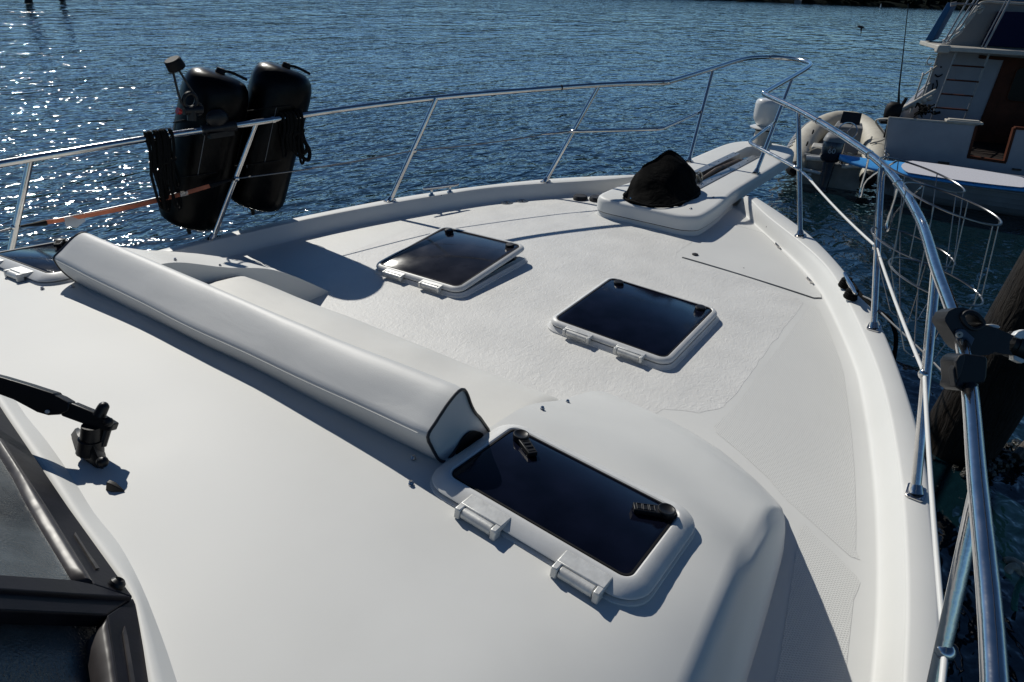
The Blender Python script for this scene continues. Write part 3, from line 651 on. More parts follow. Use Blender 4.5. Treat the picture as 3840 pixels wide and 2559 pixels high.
text('38', .034, (4.545, ty-.010, zg(4.5)-.046), (.83, -.55, .03), (.1, .1, 1), M['ink'], Y, 'sticker_lettering')
# vent fin on the cabin side
p0 = aty(2858, 2035, -1.69)
mb = MB(); mb.prism([p0, p0+V(-.035, -.018, -.075), p0+V(.012, -.022, -.085), p0+V(.008, -.005, -.01)], (.002, .012, .002)); mb.build('drain_scupper', M['steel'], Y)
# windscreen
WA, WB, U = V(.385, -.80, 1.955), V(.50, .0, 1.955), V(-.5, -.02, .5).normalized()
n1 = (WB-WA).cross(U).normalized()
if n1.z < 0: n1 = -n1
WC = V(.29, -1.01, 1.945); n2 = (WA-WC).cross(U).normalized()
if n2.z < 0: n2 = -n2
def zc(x, y): return (x/2.38, 1900+y/2.38)
def onp(pts, o, n, lift=0): return [atpl(*p, o+n*lift, n) for p in pts]
D2 = 3840/2353
outer1 = [(-420, 880), (0, 1533), zc(300, -560), zc(610, 0), zc(850, 330), zc(1040, 600), zc(1190, 800)]
frame_m = MB()
def strip(mb, a, b, o, n, l0, l1, th=.02, crown=0):   # band between two pixel polylines on plane
    A = onp(a, o, n, l0); B = onp(b, o, n, l1)
    if crown: A = smooth_pts(A, 5); B = smooth_pts(B, 5)
    rg = []
    for p, q in zip(A, B):
        m_ = p.lerp(q, .5)+n*crown
        rg.append([p-n*th, p, p.lerp(q, .22)+n*crown*.8, m_, p.lerp(q, .8)+n*crown*.5, q, q-n*th] if crown else [p-n*th, p, q, q-n*th])
    mb.loft(rg)
o1a = [(-300, 1060), (25, 1559), zc(610, 0), zc(1190, 805)]
i1a = [(-300, 1190), (0, 1642), zc(405, 0), zc(835, 690)]
strip(frame_m, o1a, i1a, WA, n1, 0, 0, .03)
# mullion and second pane frame
strip(frame_m, [(-600, 2130), zc(0, 605), zc(640, 650), zc(835, 690)], [(-600, 2172), zc(0, 735), zc(640, 778), zc(1188, 808)], WA, n1, .0, .0, .03)
strip(frame_m, [(-600, 2176), zc(0, 740), zc(640, 783), zc(1190, 812)], [(-600, 2262), zc(0, 925), zc(640, 953), zc(955, 968)], WA, n2, .001, .001, .03)
strip(frame_m, [zc(1190, 812), zc(1215, 870), zc(1350, 1568), zc(1450, 2100)], [zc(955, 968), zc(960, 1000), zc(1040, 1568), zc(1110, 2100)], WA, n2, .0, .0, .03)
wsf = frame_m.build('windscreen_frame', M['frameblack'], Y, smooth=False, bevel=.003)
g = MB(); strip(g, [(-300, 1190), (0, 1642), zc(405, 0), zc(825, 665)], [(-300, 1260), (0, 1712), zc(250, 0), zc(640, 650)], WA, n1, .002, -.012, .012, .005); g.build('gasket', M['gasket'], wsf, smooth=True, ang=70)
g = MB(); strip(g, [zc(952, 1000), zc(968, 1090), zc(1040, 1568), zc(1110, 2100)], [zc(835, 1160), zc(806, 1200), zc(860, 1568), zc(920, 2100)], WA, n2, .0, -.022, .012, .006); g.build('gasket', M['gasket'], wsf, smooth=True, ang=70)
g = MB(); q = onp([(-900, 1000), (-300, 1255), (0, 1708), zc(250, 0), zc(645, 655), (-900, 2150)], WA, n1, -.014); g.prism(q, n1*-.006); g.build('windscreen_glass', M['glass'], wsf, smooth=False)
g = MB(); q = onp([(-900, 2250), zc(0, 900), zc(960, 940), zc(960, 1100), zc(1060, 2100), (-900, 2900)], WA, n2, -.045); g.prism(q, n2*-.006); g.build('windscreen_glass', M['glass'], wsf, smooth=False)
for pts, o_, n_ in (([zc(665, 238), zc(760, 390), zc(880, 560), zc(850, 565), zc(730, 370), zc(658, 262)], WA, n1), ([zc(1105, 1075), zc(1130, 1180), zc(1200, 1600), zc(1160, 1600), zc(1110, 1260), zc(1090, 1130)], WA, n2)):
    g = MB(); g.prism(onp(pts, o_, n_, .0005), n_*.003); g.build('drain_slot', M['gasket'], wsf, smooth=False)
q = onp([zc(1035, 705)], WA, n1)[0]; g = MB(); R = n1.to_track_quat('Z', 'Y').to_matrix(); g.lathe([(.001, .002), (.015, .002), (.014, .008), (.009, .013), (.006, .008), (.001, .008)], q, 14, R); g.build('frame_screw', M['blackplastic'], wsf)
# white lip between cabin top and windscreen frame
def b1c(x, y): return (x/1.568, 1559+y/1.568)
def onroof(px, py):
    z = 1.93
    for _ in range(20): p = atz(px, py, z); z = .5*z+.5*roofz(p.x, p.y)
    return atz(px, py, z)
rid = [b1c(*p) for p in ((-180, -470), (20, -190), (150, 0), (270, 150), (420, 360), (550, 570), (700, 760), (830, 1000), (950, 1300), (1040, 1568), (1130, 1850), (1210, 2200))]
frm = [b1c(*p) for p in ((-300, -530), (-100, -220), (40, 0), (190, 230), (300, 380), (450, 600), (600, 800), (775, 1035), (830, 1250), (890, 1568), (960, 1900), (1030, 2200))]
mb = MB(); A = smooth_pts([onroof(*p)+V(0, 0, .0005) for p in rid], 3); B = smooth_pts([atz(*p, 1.955) for p in frm], 3); Mi = [a.lerp(b, .5)+V(0, 0, .001) for a, b in zip(A, B)]; A0_ = [a+(a-b)*.25+V(0, 0, -.004) for a, b in zip(A, B)]; Cc = [p+V(-.03, 0, -.05) for p in B]
mb.loft([A0_, A, Mi, B, Cc], False, False); mb.build('windscreen_lip', M['gelcabin'], Y, ang=180)

# wiper
PW = V(.545, -.37, roofz(.545, -.37))
def wc(x, y): return (x/3.136, 1400+y/3.136)
def vpl(px, py, d): v = ray(px, py).normalized(); return CC+v*d
n_v = -cd
def vp(pts, o, lift=0): return [atpl(*p, V(*o)-cd*lift, cd) for p in pts]
wo = PW+V(0, 0, .0)
base_c = atz(*wc(1040, 960), roofz(.55, -.35)); 
mb = MB(); zb = base_c.z
ob = [atz(*wc(*p), zb+.002) for p in ((840, 745), (900, 720), (1000, 800), (1200, 890), (1245, 960), (1240, 1060), (1215, 1125), (1120, 1110), (980, 1010), (880, 880))]
c_ = sum(ob, V(0, 0, 0))/len(ob)
up1 = [c_+(p-c_)*.86+V(.0, 0, .018) for p in ob]; up2 = [c_+(p-c_)*.55+V(-.0, .0, .045) for p in ob]
mb.loft([ob, [p+V(0, 0, .006) for p in ob], up1, up2]); wip = mb.build('wiper', M['blackplastic'], Y, ang=50, label='black windscreen wiper with its pedestal')
o_ = c_+V(0, 0, .045)
mb = MB(); 
a = vp([wc(1060, 930)], o_)[0]; b = vp([wc(1075, 620)], o_+V(0, 0, .05))[0]
mb.tube([a, a.lerp(b, .5), a.lerp(b, .52), b], [.031, .028, .024, .022], 16); mb.tube([vp([wc(1190, 850)], o_)[0], vp([wc(1255, 640)], o_)[0]], .012, 10); mb.build('pivot_post', M['blackplastic'], wip)
top = b
arm1 = vp([wc(*p) for p in ((1330, 600), (1300, 680), (1255, 690), (980, 600), (720, 505), (700, 450), (800, 400), (830, 350), (1120, 470), (1250, 550))], top)
mb = MB(); mb.prism(arm1, cd*.028); mb.build('link_bar', M['blackplastic'], wip, bevel=.003)
hinge_o = top+cd*-.004
arm2 = vp([wc(*p) for p in ((810, 400), (800, 440), (690, 490), (560, 497), (430, 460), (300, 390), (150, 310), (0, 255), (-400, 90), (-420, -60), (0, 45), (320, 140), (630, 240), (640, 262), (700, 285), (800, 345))], hinge_o)
mb = MB(); mb.prism(arm2, cd*.030); wa = mb.build('wiper_arm', M['blackplastic'], wip, bevel=.004)
mb = MB(); q = vp([wc(555, 453)], hinge_o, .003)[0]; R = cd.to_track_quat('Z', 'Y').to_matrix(); mb.lathe([(.001, -.002), (.0045, -.002), (.0045, .003), (.001, .003)], q, 12, R); mb.build('rivet', M['whitevinyl'], wip)
mb = MB(); mb.tube([vp([wc(1165, 500)], top)[0], vp([wc(1215, 400)], top)[0]], [.0145, .013], 14); mb.sphere(vp([wc(1217, 398)], top)[0], .013, 12, 8); mb.build('spindle_cap', M['blackplastic'], wip)
mb = MB(); mb.sphere(vp([wc(1275, 575)], top, .004)[0], .012, 10, 6); mb.build('bolt', M['blackplastic'], wip); mb = MB(); mb.sphere(atz(*wc(1205, 1045), zb+.028), .014, 12, 8); mb.build('bolt', M['blackplastic'], wip)
# washer nozzle
q = atz(*wc(1340, 1370), roofz(.52, -.53)+.002); mb = MB()
e1 = atz(*wc(1285, 1345), q.z); e2 = atz(*wc(1466, 1392), q.z); dn = (e2-e1).normalized(); sn = V(-dn.y, dn.x, 0)
mb.loft([[e1+sn*.011, e1+dn*.002+V(0, 0, .020)+sn*.005, e1+dn*.002+V(0, 0, .020)-sn*.005, e1-sn*.011], [e1+dn*.018+sn*.012, e1+dn*.018+V(0, 0, .017)+sn*.005, e1+dn*.018+V(0, 0, .017)-sn*.005, e1+dn*.018-sn*.012], [e2+sn*.001, e2+V(0, 0, .002)+sn*.001, e2+V(0, 0, .002)-sn*.001, e2-sn*.001]]); nz = mb.build('washer_nozzle', M['blackplastic'], Y, bevel=.0015)
mb = MB(); mb.sphere(e1+V(0, 0, .012)-dn*.0005, .003, 8, 6); mb.build('jet', M['steel'], nz)

# ------------------------------------------------------------------ cushions
CU = empty('backrest_cushion', (1.15, 0, 1.87), 'long white vinyl bolster with black piping lying across the cabin top', 'cushion')
pr_ = [(1.054, 1.988), (1.085, 2.015), (1.15, 2.055), (1.192, 2.064), (1.218, 2.035), (1.240, 1.985), (1.275, 1.93), (1.318, 1.868), (1.315, 1.852), (1.285, 1.862), (1.245, 1.898), (1.205, 1.902), (1.165, 1.878), (1.125, 1.866), (1.100, 1.884), (1.072, 1.935)]
sm = smooth_pts([V(a, 0, b) for a, b in pr_], 3, True)
mb = MB(); rings = []
NY = 72
for i in range(NY+1):
    t = i/NY; y = -.945+1.89*t; e_ = min(t, 1-t)*NY
    f_ = 1.0-(.03 if e_ < .5 else 0)+.012*noise.noise(V(y*2.2, 3, 0)); cx_, cz_ = 1.17, 1.95
    ring = []
    for p in sm:
        sag = .010*(1-(2*t-1)**2)*(1 if p.z > 1.93 else .3)
        wv = .006*noise.noise(V(p.x*9, y*3, p.z*9))+.0035*noise.noise(V(p.x*20, y*7, p.z*26+9))*math.exp(-e_/4.5)
        ring.append(V(cx_+(p.x-cx_)*f_+wv, y, cz_+(p.z-cz_)*(f_+.02*noise.noise(V(y*3, 0, p.z*4)))-sag))
    rings.append(ring)
mb.loft(rings); mb.build('cover', M['vinyl'], CU, ang=60)
for s_ in (-1, 1):
    mb = MB(); rg = rings[0] if s_ < 0 else rings[-1]
    keep = [p+V(0, s_*.003, 0) for p in rg]; mb.tube(keep, .0045, 8, closed=True); mb.build('piping', M['piping'], CU)
    mb = MB(); arch = smooth_pts([V(a, s_*.952, b) for a, b in ((1.165, 1.872), (1.19, 1.905), (1.225, 1.912), (1.255, 1.898), (1.285, 1.868), (1.235, 1.862))], 3, True); mb.prism(arch, (0, s_*.002, 0)); mb.build('hollow_shade', M['rubber'], CU)  # flat black arch stands for the shade inside the hollow end
mb = MB(); seam = [V(r[0].x-.001, r[0].y, r[0].z+.001) for r in rings[1:-1]]; mb.tube(seam, .0016, 6); mb.build('seam_welt', M['vinyl'], CU)
SC = empty('seat_cushion', (1.6, 0, 1.62), 'cream vinyl seat pad set into the front of the cabin top', 'cushion')
mb = MB(); rings = []
for i in range(41):
    t = i/40; y = -.925+1.85*t; e_ = min(t, 1-t)*1.85; k = 1-max(0, 1-e_/.06)**2*.55
    ring = []
    for a in range(28):
        an = a/28*2*pi; c, s2 = cos(an), sin(an); sx_ = abs(c)**.35*(1 if c > 0 else -1); sz_ = abs(s2)**.5*(1 if s2 > 0 else -1)
        x = 1.590+sx_*.245; z = 1.672+sz_*.052*k+.008*noise.noise(V(x*4, y*3, 0))+(x-1.59)*-.07
        ring.append(V(x, y, z))
    rings.append(ring)
mb.loft(rings); mb.build('cover', M['seatvinyl'], SC, ang=70)
for s_ in (-1, 1):
    mb = MB(); rg = rings[0] if s_ < 0 else rings[-1]; mb.tube([V(1.59+(p.x-1.59)*1.01, p.y+s_*.002, 1.675+(p.z-1.675)*1.25) for p in rg], .006, 8, closed=True); mb.build('piping', M['piping'], SC)

# ------------------------------------------------------------------ windlass cover
def cover():
    mb = MB(); c0 = V(4.835, .03, PZ); N = 56; lev = 18; rings = []
    ridge = [V(4.700, .165, 1.850), V(4.765, .150, 1.868), V(4.84, .125, 1.885), V(4.93, .10, 1.925), V(5.00, .085, 1.940), V(5.06, .045, 1.905), V(5.13, .0, 1.845), V(5.17, -.03, 1.800)]
    for k in range(lev+1):
        t = k/lev; ring = []
        for j in range(N):
            a = 2*pi*j/N; ca, sa = cos(a), sin(a)
            B = c0+V(.385*abs(ca)**.75*(1 if ca > 0 else -1), .220*abs(sa)**.8*(1 if sa > 0 else -1), 0)
            u = (1+ca)/2*(len(ridge)-1); i = min(int(u), len(ridge)-2); Rp = ridge[i].lerp(ridge[i+1], u-i)
            q = B.lerp(Rp, t); out = V(ca*.5, sa, 0)
            q += out*(.030*sin(pi*t)-.012*sin(2*pi*t)); q.z = lerp(PZ, Rp.z, t**.92)
            f = .026*(1-t)**.5*abs(noise.noise(V(ca*3.2+t*.8, sa*3.2, .3)))*2-.008+.024*sin(pi*t)*noise.noise(V(ca*2.0+3, sa*2.0, t*1.8))
            q += out*f
            if t < .07: q += out*.008
            ring.append(q)
        rings.append(ring)
    mb.loft(rings); return mb
wcv = cover().build('windlass_cover', M['canvas'], ang=180)
tag(wcv, 'creased black canvas cover tied over the anchor windlass on the pulpit', 'cover')
mb = MB(); mb.lathe([(.001, 0), (.007, 0), (.006, .004), (.001, .005)], (4.475, .12, PZ+.03), 10, Matrix.Rotation(-1.2, 3, 'Y')); mb.build('snap', M['steel'], wcv)

mb = MB(); hem = [V(4.835+.392*abs(cos(a))**.75*(1 if cos(a) > 0 else -1), .03+.228*abs(sin(a))**.8*(1 if sin(a) > 0 else -1), PZ+.016+.004*sin(a*9)) for a in [2*pi*k/40 for k in range(40)]]
mb.tube(hem, .0065, 6, closed=True); mb.build('drawcord_hem', M['blackrope'], wcv)

# ------------------------------------------------------------------ fenders, their baskets and lines
AX = V(.32, -.02, .84).normalized()
def oval(c, ax, a, b, n=28, e=.75, tw=V(1, 0, 0)):
    u = (tw-ax*tw.dot(ax)).normalized(); v = ax.cross(u)
    return [c+u*(a*abs(cos(t))**e*(1 if cos(t) > 0 else -1))+v*(b*abs(sin(t))**e*(1 if sin(t) > 0 else -1)) for t in [2*pi*k/n for k in range(n)]]
def fender(bot, top, label):
    ax = (top-bot).normalized(); L = (top-bot).length; root = empty('fender', bot, label, 'fender', 'black fenders in the port rail baskets')
    mb = MB(); rings = []
    for t, r in ((0, .45), (.012, .74), (.032, .89), (.065, .975), (.12, 1), (.5, 1.0), (.84, 1), (.90, .975), (.945, .91), (.975, .80), (.993, .62), (1, .38)):
        rings.append(oval(bot+ax*L*t, ax, (.192)*r, .192*r, 36, .97, V(.9, -.42, 0)))
    mb.loft(rings); mb.build('body', M['fender'], root, ang=60)
    for q, d in ((bot, -1), (top, 1)):
        mb = MB(); mb.tube([q-ax*.0*d, q+ax*.03*d], [.03, .022], 12); 
        if d > 0: mb.tube(smooth_pts([q-ax*.02+V(-.05, -.05, 0), q+ax*.004, q+ax*.004+V(.05, -.03, 0), q-ax*.045+V(.15, -.07, 0)], 4), .009, 8)
        else: mb.tube([q-ax*.02, q-ax*.07+V(.02, 0, 0)], [.016, .012], 8)
        mb.build('eye', M['rubber'], root)
    return root
AXF = V(.27, -.19, .94).normalized()
P1_, P2_ = aty(787, 457, 2.13), aty(1032, 421, 2.03)
F1b, F1t = P1_-AXF*.68, P1_+AXF*.30; F2b, F2t = P2_-AXF*.65, P2_+AXF*.29
fender(F1b, F1t, 'aft black fender leaning in its basket behind the clamped rod holder')
fender(F2b, F2t, 'forward black fender in the port rail basket, nearer the bow')
def circ(c, n_, r, k=44):
    n_ = n_.normalized(); a = n_.cross(V(1, 0, 0)).normalized(); b = n_.cross(a); return [c+a*r*cos(t)+b*r*sin(t) for t in [2*pi*i/k for i in range(k)]]
def basket(c1, c2, rx, label, sgn, m=M['wire'], th=1.0):
    root = empty('fender_basket', c1, label, 'fender basket', 'steel wire fender baskets hung on the rails')
    nn = V(.04, .235*sgn, 1); r1 = circ(c1, nn, .201); r2 = circ(c2, nn, .201)
    for r_ in (r1, r2): mb = MB(); mb.tube(r_ if th == 1 else [c1+(p-c1)*1.03 if r_ is r1 else c2+(p-c2)*1.03 for p in r_], .0044*th, 8, closed=True); mb.build('ring', m if th == 1 else M['rubber'], root)
    mb = MB()
    for k in (3, 9, 18, 24, 31, 38): mb.tube([r1[k]+V(0, 0, .003), r2[k]-V(0, 0, .003)], .0027*th, 6)
    bc = c2+(c2-c1).normalized()*.34
    for k in (3, 14, 25, 36): mb.tube(smooth_pts([r2[k], bc+(r2[k]-c2)*.35, bc], 2), .0029*th, 6)
    mb.build('upright_wires', m, root)
    mb = MB(); cl0 = railp(rx, sgn); near = min(r1, key=lambda p: (p-cl0).length)
    if th == 1: mb.tube(smooth_pts([cl0+V(0, -sgn*.024, 0), cl0+V(0, 0, -.03), cl0+V(.01, 0, -.20), cl0+V(-.03, sgn*.02, -.215), cl0+V(-.05, sgn*.03, -.12), near], 4), .0055, 6)
    t = V(.93, -.36*sgn, .055).normalized(); mb.tube([cl0-t*.010, cl0+t*.010], .0228, 16); mb.build('rail_hook', M['steel'], root)
    return root
def railp(x, sgn=1):
    pts = RX; return V(x, sgn*interp(x, [p[0] for p in pts], [p[1] for p in pts]), interp(x, [p[0] for p in pts], [p[2] for p in pts]))
basket(V(3.851, -1.653, 2.262), V(3.758, -1.717, 1.938), 4.171, 'empty wire fender basket on the starboard rail, the one nearer the bow', -1)
basket(V(3.428, -1.822, 2.246), V(3.376, -1.860, 1.917), 3.693, 'empty wire fender basket on the starboard rail, nearer the cleat line', -1)
basket(P1_+V(0, 0, .02), P1_-AXF*.34, 2.40, 'wire basket holding the aft black fender on the port rail', 1, M['ribgrey'], .7)
basket(P2_+V(0, 0, .02), P2_-AXF*.34, 2.80, 'wire basket holding the forward black fender on the port rail', 1, M['ribgrey'], .7)
def hank(x0, w_, drop, label, seed, loopout):
    rnd = random.Random(seed); mb = MB()
    for k in range(9):
        x = x0+w_*(k/8-.5)+rnd.uniform(-.012, .012); r = railp(x); dn = drop*rnd.uniform(.62, 1.0); off = rnd.uniform(-.02, .02)
        pts = [r+V(-.028, -.03, -dn*.55), r+V(-.01, -.032, -.06), r+V(0, -.022, .012), r+V(0, .0, .032), r+V(.012, .024, .008), r+V(.02+off, .03, -dn*.4), r+V(.03+off, .01, -dn), r+V(-.02+off, -.02, -dn*1.05), r+V(-.03, -.03, -dn*.5)]
        mb.tube(smooth_pts(pts, 4), .0085, 7)
    r = railp(x0); mb.tube(smooth_pts([r+V(-.02, -.03, -drop*.35), r+V(.05, -.035, -drop*.32), r+V(.07, .02, -drop*.34), r+V(-.04, .02, -drop*.36), r+V(-.05, -.03, -drop*.37)], 4), .013, 7)
    mb.tube(smooth_pts([r+V(.0, 0, -drop*.5), r+V(loopout*.5, 0, -drop*.9), r+V(loopout, .0, -drop*1.02), r+V(loopout*1.15, 0, -drop*.8), r+V(loopout*.6, 0, -drop*.45)], 5), .013, 7)
    return tag(mb.build('coiled_line', M['blackrope'], ang=60), label, 'rope', 'coiled black lines hung on the port rail')
hank(2.13, .13, .40, 'black fender line coiled over the port rail left of the aft fender', 5, -.04)
hank(2.92, .13, .28, 'black fender line coiled over the port rail on the forward fender', 9, .10)
# rod holder with two prongs, black roller and red knob clamped on the port rail
def rc(x, y): return (600+x/4.9, 200+y/4.9)
RH = empty('rod_holder', railp(2.46), 'black rod holder with two prongs and a red knob clamped on the port rail', 'rod holder')
yy = railp(2.46).y
q = lambda x, y, d=0: aty(*rc(x, y), yy+d)
mb = MB(); a, b = q(215, 110), q(320, 290); mb.tube([a, a.lerp(b, .1), a.lerp(b, .9), b], [.040, .046, .050, .046], 20); mb.build('roller', M['rubber'], RH)
mb = MB(); mb.tube([q(240, 340), q(290, 560), q(340, 760), q(400, 930)], .0065, 8); mb.tube([q(360, 330), q(500, 560), q(640, 770), q(700, 940)], .0065, 8); mb.build('prong', M['greyplastic'], RH)
mb = MB(); ring = [q(550+120*cos(t), 870+135*sin(t), .0) for t in [2*pi*k/24 for k in range(24)]]; mb.tube(ring, .012, 8, closed=True); mb.build('cradle_ring', M['blackplastic'], RH)
mb = MB(); mb.tube([q(430, 1060), q(760, 1040)], .024, 14); mb.tube([q(580, 1060), q(590, 1240)], .026, 12); mb.tube(smooth_pts([q(700, 930), q(765, 980), q(760, 1090), q(690, 1130)], 3), .010, 8)
mb.build('cradle', M['blackplastic'], RH)
mb = MB(); mb.tube([q(315, 1060), q(385, 1080)], [.019, .014], 10); mb.build('lock_knob', M['red'], RH)
mb = MB(); rp = railp(2.47); t = V(.95, -.24, .055).normalized(); mb.tube([rp-t*.10, rp+t*.10], .031, 16); mb.sphere(rp+V(0, 0, .055), (.075, .035, .055), 14, 8); mb.box(rp+V(0, -.01, -.035), (.16, .035, .03)); mb.build('rail_clamp', M['blackplastic'], RH)

# orange strap along the port lifeline
A_, B_ = ST['0'][2]+V(.02, -.02, -.0), ST['1'][2]+V(-.02, -.015, -.0)
OS = empty('orange_strap', A_, 'orange webbing strap with black hooks stretched along the port lifeline', 'strap')
def sp(t): p = A_.lerp(B_, t); return p+V(0, 0, -.030*sin(pi*min(1, t*1.05))*.9+.004)
mb = MB(); rings = []
for k in range(41):
    t = .09+.78*k/40; p = sp(t); tw = .5*sin(t*7)+1.3; wv = V(0, cos(tw), sin(tw))*.0115; nn = V(0, -sin(tw), cos(tw))*.0016
    rings.append([p-wv-nn, p+wv-nn, p+wv+nn, p-wv+nn])
mb.loft(rings); mb.build('webbing', M['orange'], OS)
for t0, t1 in ((.0, .10), (.86, 1.0)):
    mb = MB(); mb.tube([sp(t0), sp(lerp(t0, t1, .5)), sp(t1)], [.006, .010, .018] if t0 == 0 else [.018, .012, .006], 8); mb.build('hook', M['rubber'], OS)
mb = MB(); p = sp(.21); mb.prism([p+V(-.045, 0, .012), p+V(.055, 0, .022), p+V(.055, 0, -.03), p+V(.0, 0, -.055), p+V(-.05, 0, -.035)], (0, -.003, 0)); mb.build('tag', M['clear'], OS)
mb = MB(); p = sp(.72); mb.box(p, (.05, .02, .024)); mb.build('buckle', M['steel'], OS)

# starboard: dock line on the cleat and black folding arm on the rail
mb = MB()
for c in (V(3.91, -1.498, 0), V(4.045, -1.442, 0)):
    for k in range(4):
        z = zg(c.x)+.018+.014*k; r = .030-.003*k; mb.tube([V(c.x+r*cos(a), c.y+r*sin(a), z+.004*sin(a+k)) for a in [i*pi/6 for i in range(12)]], .009, 7, closed=True)
mb.tube(smooth_pts([(4.045, -1.47, zg(4)+.05), (3.98, -1.50, zg(4)+.05), (3.91, -1.53, zg(4)+.05), (3.80, -1.64, zg(3.9)+.03), (3.76, -1.74, zg(3.8)-.01), (3.74, -1.80, zg(3.8)-.2), (3.7, -1.86, zg(3.8)-.9)], 5), .011, 8)
tag(mb.build('dock_line', M['blackrope']), 'black mooring line wound on the starboard cleat and led overboard', 'rope')
mb = MB(); mb.tube(smooth_pts([(3.87, -1.56, zg(3.9)+.055), (3.80, -1.62, 1.60), (3.66, -1.67, 1.61), (3.40, -1.92, 1.56), (3.2, -2.05, 1.55)], 5), .0045, 6)
tag(mb.build('safety_cord', M['ribgrey']), 'thin grey cord from the starboard cleat past the stanchion to the basket', 'cord')

def kc(x, y): return (3480+x/3.92, 1080+y/3.92)
RA = railp(2.20, -1); 
FA = empty('folding_arm', RA, 'black plastic swivel arm clamped round the starboard rail with a grey clipped tube', 'rail clamp')
nA = cd; oA = RA; oB = railp(1.93, -1)
def kpb(pts, lift=0): return [atpl(*kc(*p), oB-nA*lift, nA) for p in pts]
def kp(pts, lift=0): return [atpl(*kc(*p), oA-nA*lift, nA) for p in pts]
out_l = kp([(250, 440), (300, 345), (400, 295), (520, 285), (640, 330), (760, 400), (820, 500), (800, 545), (850, 555), (1000, 590), (1270, 705), (1205, 790), (1200, 900), (1250, 990), (1100, 970), (980, 945), (900, 985), (760, 1000), (610, 970), (600, 930), (500, 870), (420, 770), (380, 700), (310, 590), (250, 490)], .045)
hole = kp([(550, 410), (600, 385), (690, 420), (780, 500), (790, 540), (700, 600), (640, 585), (570, 520)], .046)
mb = MB(); mb.prism(out_l, nA*.06); arm_ = mb.build('swivel_body', M['greyplastic'], FA, smooth=False)
c1 = MB(); c1.prism([p-nA*.05 for p in hole], nA*.2); c1 = c1.build('cut', M['gel']); boolcut(arm_, [c1])
bv = arm_.modifiers.new('b', 'BEVEL'); bv.width = .006; bv.segments = 3; bv.limit_method = 'ANGLE'
mb = MB(); mb.tube(smooth_pts(kp([(500, 430), (540, 370), (620, 350), (720, 390), (800, 480), (815, 540), (720, 600), (640, 600), (550, 530)], .047), 3, True), .006, 8, closed=True); mb.build('ring_lip', M['greyplastic'], FA)
mb = MB(); mb.prism(kp([(430, 620), (480, 600), (540, 610), (690, 745), (640, 860), (610, 965), (520, 880), (440, 780), (410, 690)], .051), nA*.008); mb.build('side_plate', mat('slate_plastic', (.055, .07, .10), .4), FA, bevel=.002)
mb = MB(); R = nA.to_track_quat('Z', 'Y').to_matrix(); mb.lathe([(.001, -.003), (.009, -.004), (.0095, .0), (.008, .004), (.001, .004)], kp([(458, 690)], .053)[0], 18, R); rv = mb.build('pivot_rivet', M['trim'], FA)
mb = MB(); mb.lathe([(.001, -.0045), (.0022, -.0045), (.0022, 0), (.001, 0)], kp([(452, 690)], .0535)[0], 10, R); mb.build('rivet_hole', M['rubber'], rv)
a, b = kp([(1160, 800)], .0)[0], kp([(1900, 1060)], .0)[0]; w1 = .040
mb = MB(); mb.tube([a, a.lerp(b, .08), a.lerp(b, .085), b], [w1*.86, w1*.92, w1, w1*.98], 24); mb.build('telescopic_tube', M['blackplastic'], FA)
mb = MB(); mb.prism(kp([(880, 540), (960, 532), (1040, 550), (1070, 575), (1040, 600), (980, 592), (900, 560)], .028), nA*.02); mb.build('clip', M['alu'], FA, bevel=.002)
mb = MB(); mb.prism(kp([(1270, 700), (1330, 640), (1420, 610), (1500, 640), (1500, 800), (1380, 758), (1290, 730)], .036), nA*.02); mb.build('clip', M['alu'], FA, bevel=.002)
mb = MB(); mb.prism(kp([(1262, 990), (1300, 1000), (1420, 1050), (1420, 1100), (1380, 1112), (1260, 1060)], .036), nA*.02); mb.build('clip', M['alu'], FA, bevel=.002)
mb = MB(); mb.prism(kpb([(420, 1080), (460, 1010), (540, 965), (600, 970), (860, 1010), (885, 1060), (870, 1300), (840, 1400), (700, 1420), (540, 1415), (520, 1530), (430, 1470), (410, 1440), (440, 1350)], .036), nA*.07); mb.build('rail_clamp', M['blackplastic'], FA, bevel=.006)
mb = MB(); mb.prism(kpb([(415, 1080), (460, 1000), (540, 968), (545, 1050), (500, 1220), (465, 1320), (440, 1350)], .042), nA*.012); mb.prism(kpb([(370, 1210), (395, 1140), (440, 1360), (405, 1450), (380, 1290)], .036), nA*.02); mb.build('clamp_jaw', M['greyplastic'], FA, bevel=.002)

# ------------------------------------------------------------------ piles, weed and lines beside the boat
def pile(cx, cy, tilt, h, r, label, group=None, name='mooring_pile'):
    root = MB(); rings = []
    for k in range(26):
        t = k/25; z = -1+(h+1)*t; c = V(cx, cy, 0)+V(tilt[0], tilt[1], 1)*z
        rings.append([c+V(cos(a), sin(a), 0)*(r*(1-.1*t)*(1+.05*noise.noise(V(cos(a)*2, sin(a)*2, z*2)))) for a in [2*pi*j/28 for j in range(28)]])
    root.loft(rings); o = root.build(name, M['pile'], ang=180); tag(o, label, 'piling', group); return o
pile(5.50, -2.33, (-.09, -.11), 6.5, .26, 'big wet brown timber piling rising right beside the starboard bow')
pile(31.5, 72.5, (0, 0), 6, .33, 'dark piling far off in the sun glitter, the left one', 'distant pilings')
pile(36.0, 76, (0, 0), 6, .27, 'dark piling far off in the sun glitter, the right one', 'distant pilings')
